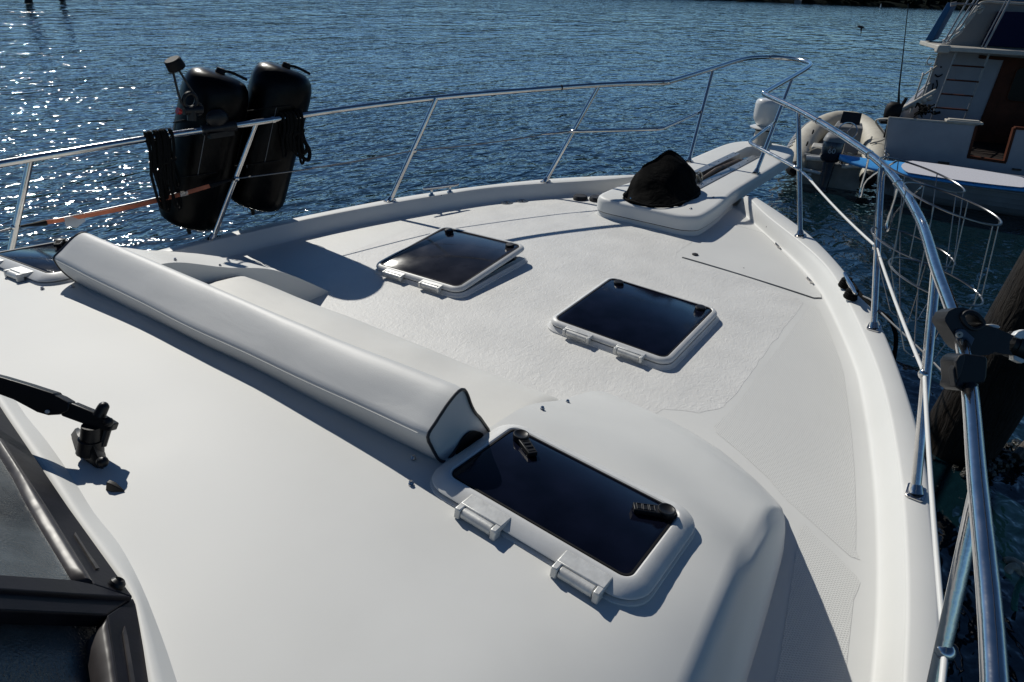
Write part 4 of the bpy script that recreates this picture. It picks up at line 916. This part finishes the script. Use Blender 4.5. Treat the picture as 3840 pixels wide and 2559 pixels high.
# weed line floating between the piling and the hull, loose ropes
mb = MB(); rnd = random.Random(11)
for k in range(240):
    t = rnd.random(); p = V(5.15+1.3*t, -2.45-.75*t, .0)+V(rnd.gauss(0, .05), rnd.gauss(0, .04), rnd.uniform(.0, .07)); r = rnd.uniform(.012, .04)
    mb.sphere(p, (r*rnd.uniform(.7, 1.6), r, r*rnd.uniform(.5, 1)), 6, 4)
tag(mb.build('floating_weed', M['mussel'], smooth=False), 'clump of dark weed and mussels afloat beside the big piling', 'seaweed', kind='stuff')
mb = MB(); mb.tube(smooth_pts([(5.5, -2.70, .08), (5.75, -2.78, .12), (6.1, -2.9, .10), (6.6, -3.1, .05)], 5), .03, 10)
tag(mb.build('sunken_line', M['darkrope']), 'brown slimy line lying over the floating weed', 'rope')
def bp(x, y, z): return atz(2560+x/1.568, 1559+y/1.568, z)
mb = MB(); mb.tube(smooth_pts([bp(1895, 850, .55), bp(1940, 850, .56), bp(1990, 880, .57), bp(2040, 930, .56), bp(2100, 960, .55)], 5), .016, 10); mb.tube(smooth_pts([bp(1915, 905, .54), bp(1950, 885, .57), bp(1985, 915, .54), bp(2030, 950, .53), bp(2100, 1000, .52)], 5), .018, 10); mb.sphere(bp(1918, 908, .55), (.028, .02, .015), 8, 6)
tag(mb.build('frayed_rope', M['rope']), 'frayed beige rope end hanging at the lower right', 'rope')
mb = MB(); a_ = [bp(2030, 880, .56), bp(2005, 960, .52), bp(1975, 1010, .50), bp(1955, 1080, .48), bp(1950, 1140, .46)]; q = smooth_pts(a_, 12)
for ph in (0, 2.1, 4.2): mb.tube([p+V(.008*cos(i*.9+ph), .008*sin(i*.9+ph), 0) for i, p in enumerate(q)], .0075, 6)
tag(mb.build('green_rope', M['greenrope']), 'frayed green rope dangling below the beige one', 'rope')

# ------------------------------------------------------------------ rigid inflatable boat with outboard
RB = empty('inflatable_boat', (13.25, .31, 0), 'cream inflatable boat with a dark outboard moored beyond the pulpit', 'boat')
ra = radians(8.5); rf = V(cos(ra), sin(ra), 0); rl = V(-sin(ra), cos(ra), 0); RO = V(13.25, .31, 0)
def rb(f, l, z): return RO+rf*f+rl*l+V(0, 0, z)
half_ = [(-.35, .60, .30), (0, .62, .34), (.8, .65, .36), (1.8, .65, .39), (2.8, .58, .45), (3.45, .42, .52), (3.85, .22, .57), (3.90, 0, .58)]
path = smooth_pts([rb(*p) for p in half_]+[rb(p[0], -p[1], p[2]) for p in reversed(half_[:-1])], 6)
rr2 = []
N = len(path)
for i in range(N): t = min(i, N-1-i)/6; rr2.append(lerp(.10, .225, min(1, t/1.2)) if t < 1.2 else .225)
mb = MB(); mb.tube(path, rr2, 22); mb.build('tube', M['hypalon'], RB, ang=70)
for a, sg in ((path[0], 1), (path[-1], -1)):
    mb = MB(); mb.tube([a-rf*.10, a-rf*.02, a+rf*.04], [.05, .11, .135], 18); mb.build('end_cone', M['rubber'], RB)
for sg in (1, -1):
    mb = MB(); pts = smooth_pts([rb(p[0], sg*(p[1]+.19), p[2]+.10) for p in half_[1:7]], 5); mb.tube(pts, .042, 8); mb.build('rub_strip', M['ribgrey'], RB)
    for k in range(4): mb = MB(); c = rb(.55+.32*k, sg*(.645+.165), .37+.165+.01*k); Rr = Matrix.Rotation(ra, 3, 'Z') @ Matrix.Rotation(-sg*.8, 3, 'X'); mb.box(c, (.13, .09, .012), Rr); mb.build('tube_letter', M['letter'], RB)
    mb = MB()
    for k in range(2): c = rb(.5+1.0*k, sg*.52, .58+.06*k); mb.tube(smooth_pts([c-rf*.09, c-rf*.06+V(0, 0, .05), c+rf*.06+V(0, 0, .05), c+rf*.09], 3), .014, 6)
    mb.build('grab_handle', M['rubber'], RB)
f0 = [rb(-.02, .48, .16), rb(2.8, .46, .28), rb(3.35, .2, .42), rb(3.35, -.2, .42), rb(2.8, -.46, .28), rb(-.02, -.48, .16)]
mb.prism(f0, (0, 0, -.25)); mb.build('floor', M['ribinner'], RB, smooth=False)
mb = MB(); mb.prism([rb(-.05, .50, .05), rb(-.05, .50, .52), rb(-.05, .18, .52), rb(-.05, .16, .42), rb(-.05, -.16, .42), rb(-.05, -.18, .52), rb(-.05, -.50, .52), rb(-.05, -.50, .05)], rf*.07); mb.build('transom', M['ribinner'], RB, smooth=False)
R = Matrix.Rotation(ra, 3, 'Z')
mb = MB(); mb.box(rb(.85, .22, .44), (.42, .46, .22), R); mb.build('seat', M['trim'], RB, bevel=.03)
mb = MB(); mb.box(rb(.62, -.28, .36), (.45, .34, .18), R); mb.build('battery_box', M['greyplastic'], RB, bevel=.02)
mb = MB(); mb.hexa([rb(1.7, .20, .3), rb(1.7, -.36, .3), rb(2.2, -.36, .3), rb(2.2, .20, .3), rb(1.82, .18, .78), rb(1.82, -.34, .78), rb(2.15, -.30, .84), rb(2.15, .14, .84)]); co_ = mb.build('console', M['ribgrey'], RB, bevel=.02)
mb = MB(); mb.hexa([rb(2.0, .10, .80), rb(2.0, -.26, .80), rb(2.04, -.26, .80), rb(2.04, .10, .80), rb(2.12, .09, 1.02), rb(2.12, -.25, 1.02), rb(2.14, -.25, 1.02), rb(2.14, .09, 1.02)]); mb.build('windshield', M['greyplastic'], co_)
sw = rb(1.72, -.08, .72); ax_ = (rf*-1+V(0, 0, .55)).normalized(); u_ = rl; v_ = ax_.cross(u_)
mb = MB(); mb.tube([sw+(u_*cos(a)+v_*sin(a))*.17 for a in [i*pi/12 for i in range(24)]], .013, 8, closed=True)
for a in (0, 2.1, 4.2): mb.tube([sw, sw+(u_*cos(a)+v_*sin(a))*.17], .009, 6)
mb.build('steering_wheel', M['steel'], co_)
mb = MB(); mb.tube([rb(-.15, .45, .48), rb(-.15, .10, .50)], .045, 10); mb.tube([rb(-.1, -.15, .40), rb(-.1, -.50, .46)], .04, 10); mb.tube([rb(-.22, .5, .30), rb(-.22, .16, .26)], .03, 8); mb.tube([rb(-.22, .3, .22), rb(-.25, .52, .18), rb(-.2, .6, .32)], .025, 8)
mb.build('steering_gear', M['alu'], RB)
mb = MB(); rnd = random.Random(2)
for k in range(5): mb.tube(smooth_pts([rb(.05+rnd.random()*.3, .45-.2*k, .5), rb(-.05+rnd.random()*.2, .3-.12*k, .62), rb(.15*rnd.random(), .1-.1*k, .56), rb(-.2, .0-.05*k, .48)], 4), .011, 6)
mb.build('cables', M['rope'], RB)
# outboard: cowl, midsection, leg, propeller guard plate
def loftbox(secs, e=.55, n=24):
    mb = MB(); rings = []
    for f, z, wf, wl in secs:
        rings.append([rb(f+wf*abs(cos(a))**e*(1 if cos(a) > 0 else -1), .06+wl*abs(sin(a))**e*(1 if sin(a) > 0 else -1), z) for a in [2*pi*k/n for k in range(n)]])
    return mb.loft(rings)
cw = loftbox([(-.22, .50, .17, .13), (-.23, .54, .21, .165), (-.25, .68, .225, .175), (-.25, .86, .21, .165), (-.24, .93, .17, .14), (-.23, .95, .08, .07)]).build('outboard_motor', M['cowl'], RB, ang=60, label='dark outboard motor with a large cowl')
loftbox([(-.24, .845, .228, .182), (-.25, .90, .205, .165), (-.24, .945, .165, .14), (-.23, .965, .08, .07)]).build('cowl_cap', M['ribgrey'], cw, ang=60)
loftbox([(-.22, .52, .12, .10), (-.22, .20, .10, .085), (-.24, -.1, .09, .06), (-.26, -.5, .08, .03)]).build('leg', M['cowl'], cw, ang=60)
loftbox([(-.30, .03, .18, .10), (-.30, .01, .18, .10)]).build('cavitation_plate', M['cowl'], cw)
text('60', .12, rb(-.478, .06, .70), -rl, (0, 0, 1), M['letter'], cw, 'lettering')
text('NA', .07, rb(-.40, .225, .78), rf*-1+rl*.3, (0, 0, 1), M['letter'], cw, 'lettering')

# ------------------------------------------------------------------ trawler next door
TW = empty('trawler', (14.6, -.6, 0), 'white trawler yacht with brown door, ladder and navy canvas at the right edge', 'boat')
ta = radians(17); tf = V(cos(ta), sin(ta), 0); tb = V(sin(ta), -cos(ta), 0); TO = V(14.6, -.6, 0)
def tw(b, a, z): return TO+tb*b+tf*a+V(0, 0, z)
RT = Matrix.Rotation(ta, 3, 'Z')
def slab(b0, b1, a0, a1, z0, z1, mb=None):
    mb = mb or MB(); return mb.hexa([tw(b0, a0, z0), tw(b1, a0, z0), tw(b1, a1, z0), tw(b0, a1, z0), tw(b0, a0, z1), tw(b1, a0, z1), tw(b1, a1, z1), tw(b0, a1, z1)])
# hull: shell open at the door notch
mb = MB()
tr = [tw(-.27, 0, .34), tw(3.0, 0, .34), tw(3.1, 0, 1.10), tw(1.60, 0, 1.10), tw(1.64, 0, .54), tw(1.05, 0, .57), tw(1.01, 0, 1.10), tw(-.40, 0, 1.10)]
mb.prism(tr, tf*.07)
mb.build('transom', M['trawlerwhite'], TW, smooth=False)
mb = MB(); rings = []
for k in range(15):
    a = k*.9; fl = (k/14)**2.2; zt = 1.10+.55*(k/14)**1.6; bl = -.40+.29*a; br = 3.1+.05*a
    rings.append([tw(bl+.09, a, zt-.0), tw(bl, a, zt), tw(bl+.02, a, zt-.12), tw(bl+.12, a, .5), tw(bl+.35, a, -.3), tw(br-.35, a, -.3), tw(br-.12, a, .5), tw(br, a, zt), tw(br-.09, a, zt)])
mb.loft(rings, False, False); mb.build('hull', M['trawlerwhite'], TW, smooth=True, ang=40)
mb = MB(); slab(-.25, 3.0, .07, 2.2, .46, .52, mb); mb.build('cockpit_floor', M['shadewood'], TW, smooth=False)  # cockpit shade is put into the floor colour; no side screen casts it
mb = MB(); mb.tube([tw(-.40, .03, 1.11), tw(.55, .03, 1.115), tw(1.01, .03, 1.11)], .022, 10); mb.tube([tw(1.60, .03, 1.11), tw(3.1, .03, 1.10)], .022, 10); mb.tube([tw(-.40, .03, 1.11), tw(-.30, 0, .35)], .012, 8); mb.build('cap_rail', M['trim'], TW)
mb = MB()
for p, q_ in (((1.01, 1.10), (1.045, .57)), ((1.03, .565), (1.655, .535)), ((1.64, .54), (1.60, 1.12)), ((1.60, 1.12), (3.1, 1.12))):
    A = tw(p[0], -.01, p[1]); B = tw(q_[0], -.01, q_[1]); dr = (B-A).normalized(); nn = tf.cross(dr)*.022
    mb.hexa([A-nn, A+nn, A+nn+tf*.10, A-nn+tf*.10, B-nn, B+nn, B+nn+tf*.10, B-nn+tf*.10])
mb.build('gate_trim', M['teak'], TW, smooth=False)
mb = MB(); slab(.52, 1.10, -.03, .16, 1.125, 1.165, mb); slab(.56, 1.05, 0, .12, 1.165, 1.185, mb); mb.build('folding_step', M['trim'], TW, bevel=.01)
mb = MB(); slab(.60, .78, -.035, 0, .40, .445, mb); slab(1.78, 1.92, -.035, 0, .42, .45, mb); mb.build('transom_hinge', M['anchor'], TW, bevel=.004)
# cabin
A0 = 2.2
mb = MB(); mb.prism([tw(.53, A0, .5), tw(.55, A0, 2.18), tw(3.0, A0, 2.18), tw(3.0, A0, .5)], tf*5+tb*1.6); cb = mb.build('cabin', M['trawlerwhite'], TW, smooth=False)
mb = MB(); mb.tube([tw(.53, A0, .5), tw(.55, A0-.01, 2.17)], .014, 8); mb.build('corner_bead', M['trim'], cb)
mb = MB(); mb.prism([tw(1.64, A0-.03, .36), tw(1.71, A0-.03, 2.06), tw(3.0, A0-.03, 2.06), tw(3.0, A0-.03, .36)], tf*.028); dr_ = mb.build('door', M['teak'], cb, smooth=False)
mb = MB(); mb.prism([tw(1.27, A0-.035, 2.06), tw(1.27, A0-.035, 2.12), tw(3.0, A0-.035, 2.10), tw(3.0, A0-.035, 2.03)], tf*.034); mb.build('door_lintel', M['teak'], cb, smooth=False)
mb = MB(); pn = [tw(1.96+.42+.40*x_, A0-.04, 1.64+y_*.30) for x_, y_ in [(a*1, b*1) for a, b in rrect(1.0, 1.0, .25, 4)]]; mb.prism(pn, tf*.008); wn = mb.build('door_window', M['darkpane'], dr_, smooth=False)
mb = MB(); mb.tube([tw(2.0+.4*cos(a)*0+.0, 0, 0) for a in (0,)]*0 or [tw(2.38+.41*a, A0-.042, 1.64+.31*b) for a, b in rrect(1.0, 1.0, .25, 4)], .010, 6, closed=True); mb.build('window_trim', M['teak'], dr_)
mb = MB()
for (b_, z_, r_) in ((.67, 1.86, .016), (.60, 1.13, .02)): mb.lathe([(.001, 0), (r_, 0), (r_, .02), (.001, .022)], tw(b_, A0-.0, z_), 12, RT @ Matrix.Rotation(-pi/2, 3, 'Y'))
mb.tube(smooth_pts([tw(.60, A0-.03, 1.72), tw(.66, A0-.05, 1.68), tw(.73, A0-.04, 1.73)], 3), .014, 6); mb.tube(smooth_pts([tw(.66, A0-.03, 1.62), tw(.70, A0-.05, 1.50), tw(.64, A0-.05, 1.42), tw(.62, A0-.03, 1.55)], 3), .014, 6); mb.tube([tw(.80, A0-.04, .98), tw(.90, A0-.05, 1.02)], .025, 8)
mb.build('cabin_fittings', M['rubber'], cb)
# ladder to the upper deck
mb = MB(); a0, a1 = 1.55, 1.35
LL = (tw(.60, a0-.3, .56), tw(.76, a1, 2.26)); LR = (tw(1.16, a0-.3, .56), tw(1.28, a1, 2.26))
LL = (tw(.62, 1.55, .72), tw(.70, 1.50, 2.22)); LR = (tw(1.19, 1.55, .72), tw(1.24, 1.50, 2.22))
for A, B in (LL, LR): mb.tube([A, B], .018, 10)
ld = mb.build('ladder', M['steelfar'], TW)
for k in range(5):
    t = .13+k*.173; mb = MB(); A = LL[0].lerp(LL[1], t); B = LR[0].lerp(LR[1], t); dr = (B-A).normalized(); mb.hexa([A+V(0, 0, -.014)-tf*.03, B+V(0, 0, -.014)-tf*.03, B+V(0, 0, -.014)+tf*.03, A+V(0, 0, -.014)+tf*.03, A+V(0, 0, .012)-tf*.03, B+V(0, 0, .012)-tf*.03, B+V(0, 0, .012)+tf*.03, A+V(0, 0, .012)+tf*.03]); mb.build('rung', M['teak'], ld, smooth=False)
# upper deck and fly bridge
mb = MB(); slab(.36, 3.0, 1.25, 3.2, 2.20, 2.275, mb); ud = mb.build('upper_deck', M['trim'], TW, bevel=.01)
mb = MB(); slab(.30, .52, 1.22, 1.45, 2.16, 2.30, mb); mb.build('deck_corner', M['trim'], ud, bevel=.03)
mb = MB(); mb.prism([tw(.56, 2.0, 2.276), tw(.80, 2.0, 2.52), tw(.95, 2.0, 3.02), tw(3.0, 2.0, 3.02), tw(3.0, 2.0, 2.276)], tf*.05); mb.build('bridge_panel', M['ribgrey'], TW, smooth=False)
mb = MB(); mb.prism([tw(1.17, 1.88, 2.30), tw(1.27, 1.88, 2.90), tw(3.0, 1.88, 2.90), tw(3.0, 1.88, 2.30)], tf*.10); mb.build('navy_canvas', M['navy'], TW, bevel=.01)
mb = MB(); mb.prism([tw(.33, 2.6, 2.30), tw(.53, 2.6, 3.0), tw(.63, 2.6, 3.0), tw(.47, 2.6, 2.30)], tf*1.2+tb*.35); mb.build('blue_side_canvas', M['bluecanvas'], TW, bevel=.01)
mb = MB(); mb.prism([tw(1.0, 2.3, 3.08), tw(1.05, 2.3, 3.5), tw(3.0, 2.3, 3.5), tw(3.0, 2.3, 3.08)], tf*2.0); mb.build('blue_top_canvas', M['bluecanvas'], TW, bevel=.02)
mb = MB(); mb.tube(smooth_pts([tw(.50, 1.9, 2.34), tw(.66, 1.9, 2.50), tw(.80, 1.9, 2.74), tw(.90, 1.9, 2.98), tw(1.02, 1.9, 3.04), tw(1.4, 1.9, 3.04), tw(3, 1.9, 3.03)], 4), .022, 10); mb.build('coaming_rail', M['trim'], TW)
mb = MB(); 
for b0, b1, r_ in ((.44, .72, .016), (.49, .84, .016), (.55, .90, .012), (1.16, 1.36, .020), (1.10, 1.30, .010)): mb.tube([tw(b0, 1.6, 2.27), tw(b1, 1.6, 3.35)], r_, 8)
mb.tube([tw(.42, 1.6, 2.99), tw(.85, 1.6, 2.99)], .016, 8); mb.tube([tw(.38, 1.6, 2.97), tw(.47, 1.6, 2.99)], .035, 10); mb.build('grab_tubes', M['steelfar'], TW)
mb = MB(); mb.tube(smooth_pts([tw(.50, 1.55, 2.40), tw(.60, 1.55, 2.50), tw(.66, 1.55, 2.60)], 4), [.015]*3+[.022]*3+[.022]*2+[.012], 8) if 0 else mb.tube([tw(.55, 1.55, 2.38), tw(.60, 1.55, 2.44), tw(.68, 1.55, 2.54), tw(.70, 1.55, 2.60)], [.010, .028, .028, .010], 8)
mb.tube([tw(.71, 1.55, 2.62), tw(.74, 1.55, 2.70), tw(.80, 1.55, 2.84), tw(.83, 1.55, 2.90)], [.010, .030, .026, .010], 8); mb.build('rolled_canvas', M['trim'], TW)
mb = MB()
for k in range(9): c = tw(.47+.03*sin(k*1.9), 1.45, 2.22+.012*k); mb.tube([c+V(.02*cos(a), .05*cos(a+k), .03*sin(a)) for a in [i*pi/4 for i in range(8)]], .010, 6, closed=True)
mb.build('lashing', M['trim'], TW); mb = MB()
for k in range(5): c = tw(.86+.02*sin(k*1.9), 1.5, 2.88+.02*k); mb.tube([c+V(.02*cos(a), .04*cos(a+k), .025*sin(a)) for a in [i*pi/4 for i in range(8)]], .009, 6, closed=True)
mb.build('lashing', M['trim'], TW); mb = MB(); mb.tube([tw(.40, 1.4, 2.13), tw(.43, 1.4, 2.18)], [.03, .012], 8); mb.build('rope_end', M['trim'], TW)
mb = MB(); mb.tube(smooth_pts([tw(.24, 1.3, 2.10), tw(.21, 1.3, 2.0), tw(.25, 1.3, 1.95), tw(.30, 1.3, 1.98)], 4), .010, 8); mb.build('hook', M['trim'], TW)
# side deck rail beyond the transom corner, with ropes
mb = MB()
for k in range(6):
    a = .9+.75*k; b_ = -.22+.36*a; mb.tube(smooth_pts([tw(b_, a, 1.12+.05*k), tw(b_+.02, a, 1.75+.05*k), tw(b_+.05, a+.2, 1.80+.05*k)], 3), .016, 8)
mb.tube([tw(.10, .9, 1.45), tw(1.46, 4.7, 1.75)], .012, 8); mb.tube([tw(.13, .9, 1.78), tw(1.49, 4.7, 2.06)], .014, 8); mb.build('side_rail', M['trim'], TW)
mb = MB(); rnd = random.Random(8)
for k in range(16):
    p = tw(rnd.uniform(.10, .36), rnd.uniform(.25, .6), 1.16+rnd.uniform(0, .16)); mb.tube(smooth_pts([p+V(rnd.uniform(-.06, .06), rnd.uniform(-.07, .07), rnd.uniform(-.05, .06)) for i in range(5)], 3), .013, 6)
tag(mb.build('rope_heap', M['blackrope']), 'tangled black ropes lying behind the trawler transom', 'rope')
mb = MB(); 
for k in range(7):
    p = tw(-.25+.11*k, .5+.12*k, 1.16+.035*k); mb.sphere(p, (.10, .07, .06), 8, 6)
mb.tube([tw(-.2, .3, 1.22), tw(.45, 1.1, 1.52)], .035, 8); tag(mb.build('furled_sunshade', M['trim'], ang=70), 'furled cream cloth piled behind the trawler transom', 'cloth')
# small outboard and whip aerial on the transom corner
SO = empty('small_outboard', tw(-.42, .25, 1.25), 'small black outboard clamped on the trawler rail below the aerial', 'outboard motor')
mb = MB(); c = atpl(3350, 412, TO+tf*.3, tf); 
rings = [[c+V(.0, 0, z)+RT @ V(r*cos(a), r*1.1*sin(a), 0) for a in [i*pi/8 for i in range(16)]] for z, r in ((-.19, .07), (-.15, .12), (-.02, .135), (.08, .12), (.13, .07))]
mb.loft(rings); mb.build('cowl', M['rubber'], SO, ang=50); mb = MB(); mb.box(c+V(0, 0, -.22), (.26, .34, .05), RT); mb.tube([c+V(0, 0, -.2), c+V(0, 0, -.5)], .04, 8); mb.tube([c+tb*.10, c+tb*.16+V(0, 0, .22)], .03, 8); mb.build('bracket', M['rubber'], SO)
mb = MB(); A = aty(3369, 372, 0)*0+tw(-.20, .3, 1.40); p_ = [atpl(*p, TO+tf*.3, tf) for p in ((3369, 400), (3372, 330), (3388, 190), (3406, 15))]; mb.tube(p_, [.026, .014, .009, .006], 8)
tag(mb.build('whip_aerial', M['blackplastic']), 'tall thin black whip aerial standing at the trawler corner', 'antenna')
mb = MB(); pts = [tw(-.36, .02, 1.10), tw(-.55, .3, 1.0), rb(1.6, -.75, .70), rb(1.35, -.52, .60)]; mb.tube(smooth_pts(pts, 6), .016, 8)
tag(mb.build('painter_line', M['trim']), 'pale line from the trawler corner down to the inflatable boat', 'rope')

# lapstrake dinghy behind the transom, paddleboard laid over it
DG = empty('lapstrake_dinghy', (13.4, -1.8, 0), 'grey lapstrake dinghy afloat between the piling and the trawler transom', 'boat')
gd = V(.13, -1, 0).normalized(); gn = V(-1, -.13, 0).normalized(); GO = V(13.52, -.62, 0)
def gp(u, d, z): return GO+gd*u+gn*d+V(0, 0, z)
mb = MB(); rings = []
strk = [(.52, .47), (.50, .39), (.49, .385), (.46, .30), (.45, .295), (.41, .21), (.40, .205), (.35, .13), (.34, .125), (.28, .05), (.27, .045), (.15, -.05), (0, -.10)]
for k in range(33):
    t = k/32; u = -.10+4.2*t; wd = (min(1, t/.10)**.5)*(1-max(0, t-.6)**2*3); rise = .07*(1-min(1, t/.25))**1.5
    row = [gp(u, d*wd+.02, z+rise*(1 if z < .3 else .6)) for d, z in strk]+[gp(u, -d*wd, z+rise*(1 if z < .3 else .6)) for d, z in reversed(strk[:-1])]
    rings.append(row)
mb.loft(rings, False, False); dh = mb.build('hull', mat('grey_lap_planks', (.24, .26, .29), .5, bumps=[(10, .002, 2, one, 'n')], var=(5, .15)), DG, ang=25)
mb = MB(); mb.add([p.copy() for p in rings[0]], [tuple(range(len(rings[0])))]); mb.build('end_board', M['trawlerwhite'], DG)
for z0, rr0 in ((.475, .022), (.415, .014)):
    mb = MB(); mb.tube([V(r[0].x, r[0].y, r[0].z)+gn*.012+V(0, 0, z0-.47) for r in rings], rr0, 8); mb.build('rubbing_strake', M['trawlerwhite'], DG)
mb = MB(); mb.tube([V(r[-1].x, r[-1].y, r[-1].z) for r in rings], .02, 8); mb.build('rubbing_strake', M['trawlerwhite'], DG)
mb = MB()
for u in (1.2, 2.4, 3.4): mb.hexa([gp(u, .48, .33), gp(u+.25, .48, .33), gp(u+.25, -.48, .33), gp(u, -.48, .33), gp(u, .48, .36), gp(u+.25, .48, .36), gp(u+.25, -.48, .36), gp(u, -.48, .36)])
mb.build('thwart', M['trim'], DG, smooth=False)
mb = MB(); mb.tube(smooth_pts([gp(1.88, .56, .46), gp(1.93, .60, .30), gp(2.02, .60, .10), gp(2.05, .6, -.05)], 4), .012, 6); tag(mb.build('slack_line', M['blackrope']), 'black line hanging down the side of the lapstrake dinghy', 'rope')
def board():
    A = atz(2560+915/1.568, 940/1.568, .58); B = atz(2560+2007/1.568, 1095/1.568, .58); d = (B-A); L = 3.15; d = d.normalized(); nn = V(-d.y, d.x, 0)
    if nn.x > 0: nn = -nn
    return A, d, nn, L
BA, BD, BN, BL = board()
PBo = empty('paddleboard', BA, 'blue paddleboard with a grey deck pad lying across the lapstrake dinghy', 'paddleboard')
def bsec(u):
    t = u/BL; return .36*(sin(pi*min(1, max(0, t)))**.48)*(1 if t < .5 else 1)
tl = (BN*-1+V(0, 0, .13)).normalized()     # board is tipped towards us
nb = BD.cross(tl)
if nb.z < 0: nb = -nb
mb = MB(); rings = []
for k in range(49):
    u = BL*(.002+.996*k/48); wv = max(bsec(u), .01); c = BA+BD*u+V(0, 0, .05*(1-min(1, u/.6))**2)
    rings.append([c+tl*wv*cos(a)*abs(cos(a))**-.3*.9+nb*.045*sin(a) if abs(cos(a)) > 1e-3 else c+nb*.045*sin(a) for a in [2*pi*(j+.5)/20 for j in range(20)]])
mb.loft(rings); mb.build('board', M['boardblue'], PBo, ang=60)
mb = MB(); A = []; B = []
for k in range(41):
    t = k/40; u = lerp(.95, 2.72, t); wv = bsec(u)*.90*min(1, (min(t, 1-t)*14+.03))**.5; c = BA+BD*u+nb*.049; A.append(c+tl*wv); B.append(c-tl*wv)
mb.loft([A, [p+nb*.006 for p in A], [p+nb*.006 for p in B], B], False, False); mb.build('deck_pad', M['boardgrey'], PBo, smooth=False)

# ------------------------------------------------------------------ bird and things on the far shore
bc_ = CC+ray(3228, 103).normalized()*24
mb = MB(); mb.tube([bc_+cr*-.10+cu*.03, bc_+cr*-.04+cu*.02, bc_+cr*.03, bc_+cr*.12-cu*.03], [.008, .035, .035, .010], 10)
mb.add([bc_+cr*.0+cu*.01, bc_+cr*.05, bc_+cr*.03-cu*.20+cd*.05, bc_+cr*.0-cu*.10], [(0, 1, 2, 3)]); mb.add([bc_+cr*.0+cu*.02, bc_+cr*.04+cu*.02+cd*.02, bc_-cr*.14+cu*.10+cd*.20, bc_-cr*.06+cu*.06+cd*.1], [(0, 1, 2, 3)])
b_ = mb.build('seabird', M['bird'], ang=60); tag(b_, 'small dark bird flying low over the blue water', 'bird'); sd_ = b_.modifiers.new('t', 'SOLIDIFY'); sd_.thickness = .012
def shore(px, py): v = ray(px, py); t = (0-CC.z)/v.z; return CC+v*t
mb = MB(); c = shore_pt(.27)+V(-2, -3, 0); mb.box(c+V(0, 0, .6), (3, 2.4, 1.2)); mb.add([c+V(-1.8, -1.4, 1.2), c+V(1.8, -1.4, 1.2), c+V(1.8, 1.4, 1.2), c+V(-1.8, 1.4, 1.2), c+V(-1.8, 0, 1.9), c+V(1.8, 0, 1.9)], [(0, 1, 5, 4), (2, 3, 4, 5), (0, 4, 3), (1, 2, 5)])
tag(mb.build('boathouse', M['ribgrey'], smooth=False), 'tiny pale boathouse at the water on the far shore', 'building')
mb = MB(); c = shore_pt(.62)+V(-4, -5, 0); mb.cyl(c, c+V(0, 0, 1.3), .28, 8, .10); tag(mb.build('channel_marker', M['hullwhite']), 'small pale marker in front of the far shore', 'marker')
mb = MB(); 
for k in range(12): c = shore_pt(1.30+.055*k)+V(-3, -4, 0); mb.cyl(c, c+V(0, 0, 1.6+.5*sin(k*1.7)), .22, 6)
c0 = shore_pt(1.28)+V(-3, -4, 1.0); c1_ = shore_pt(1.95)+V(-3, -4, 1.0); mb.tube([c0, c1_], .22, 6); tag(mb.build('jetty', M['trim'], smooth=False), 'low pale jetty with posts along the far shore', 'jetty')
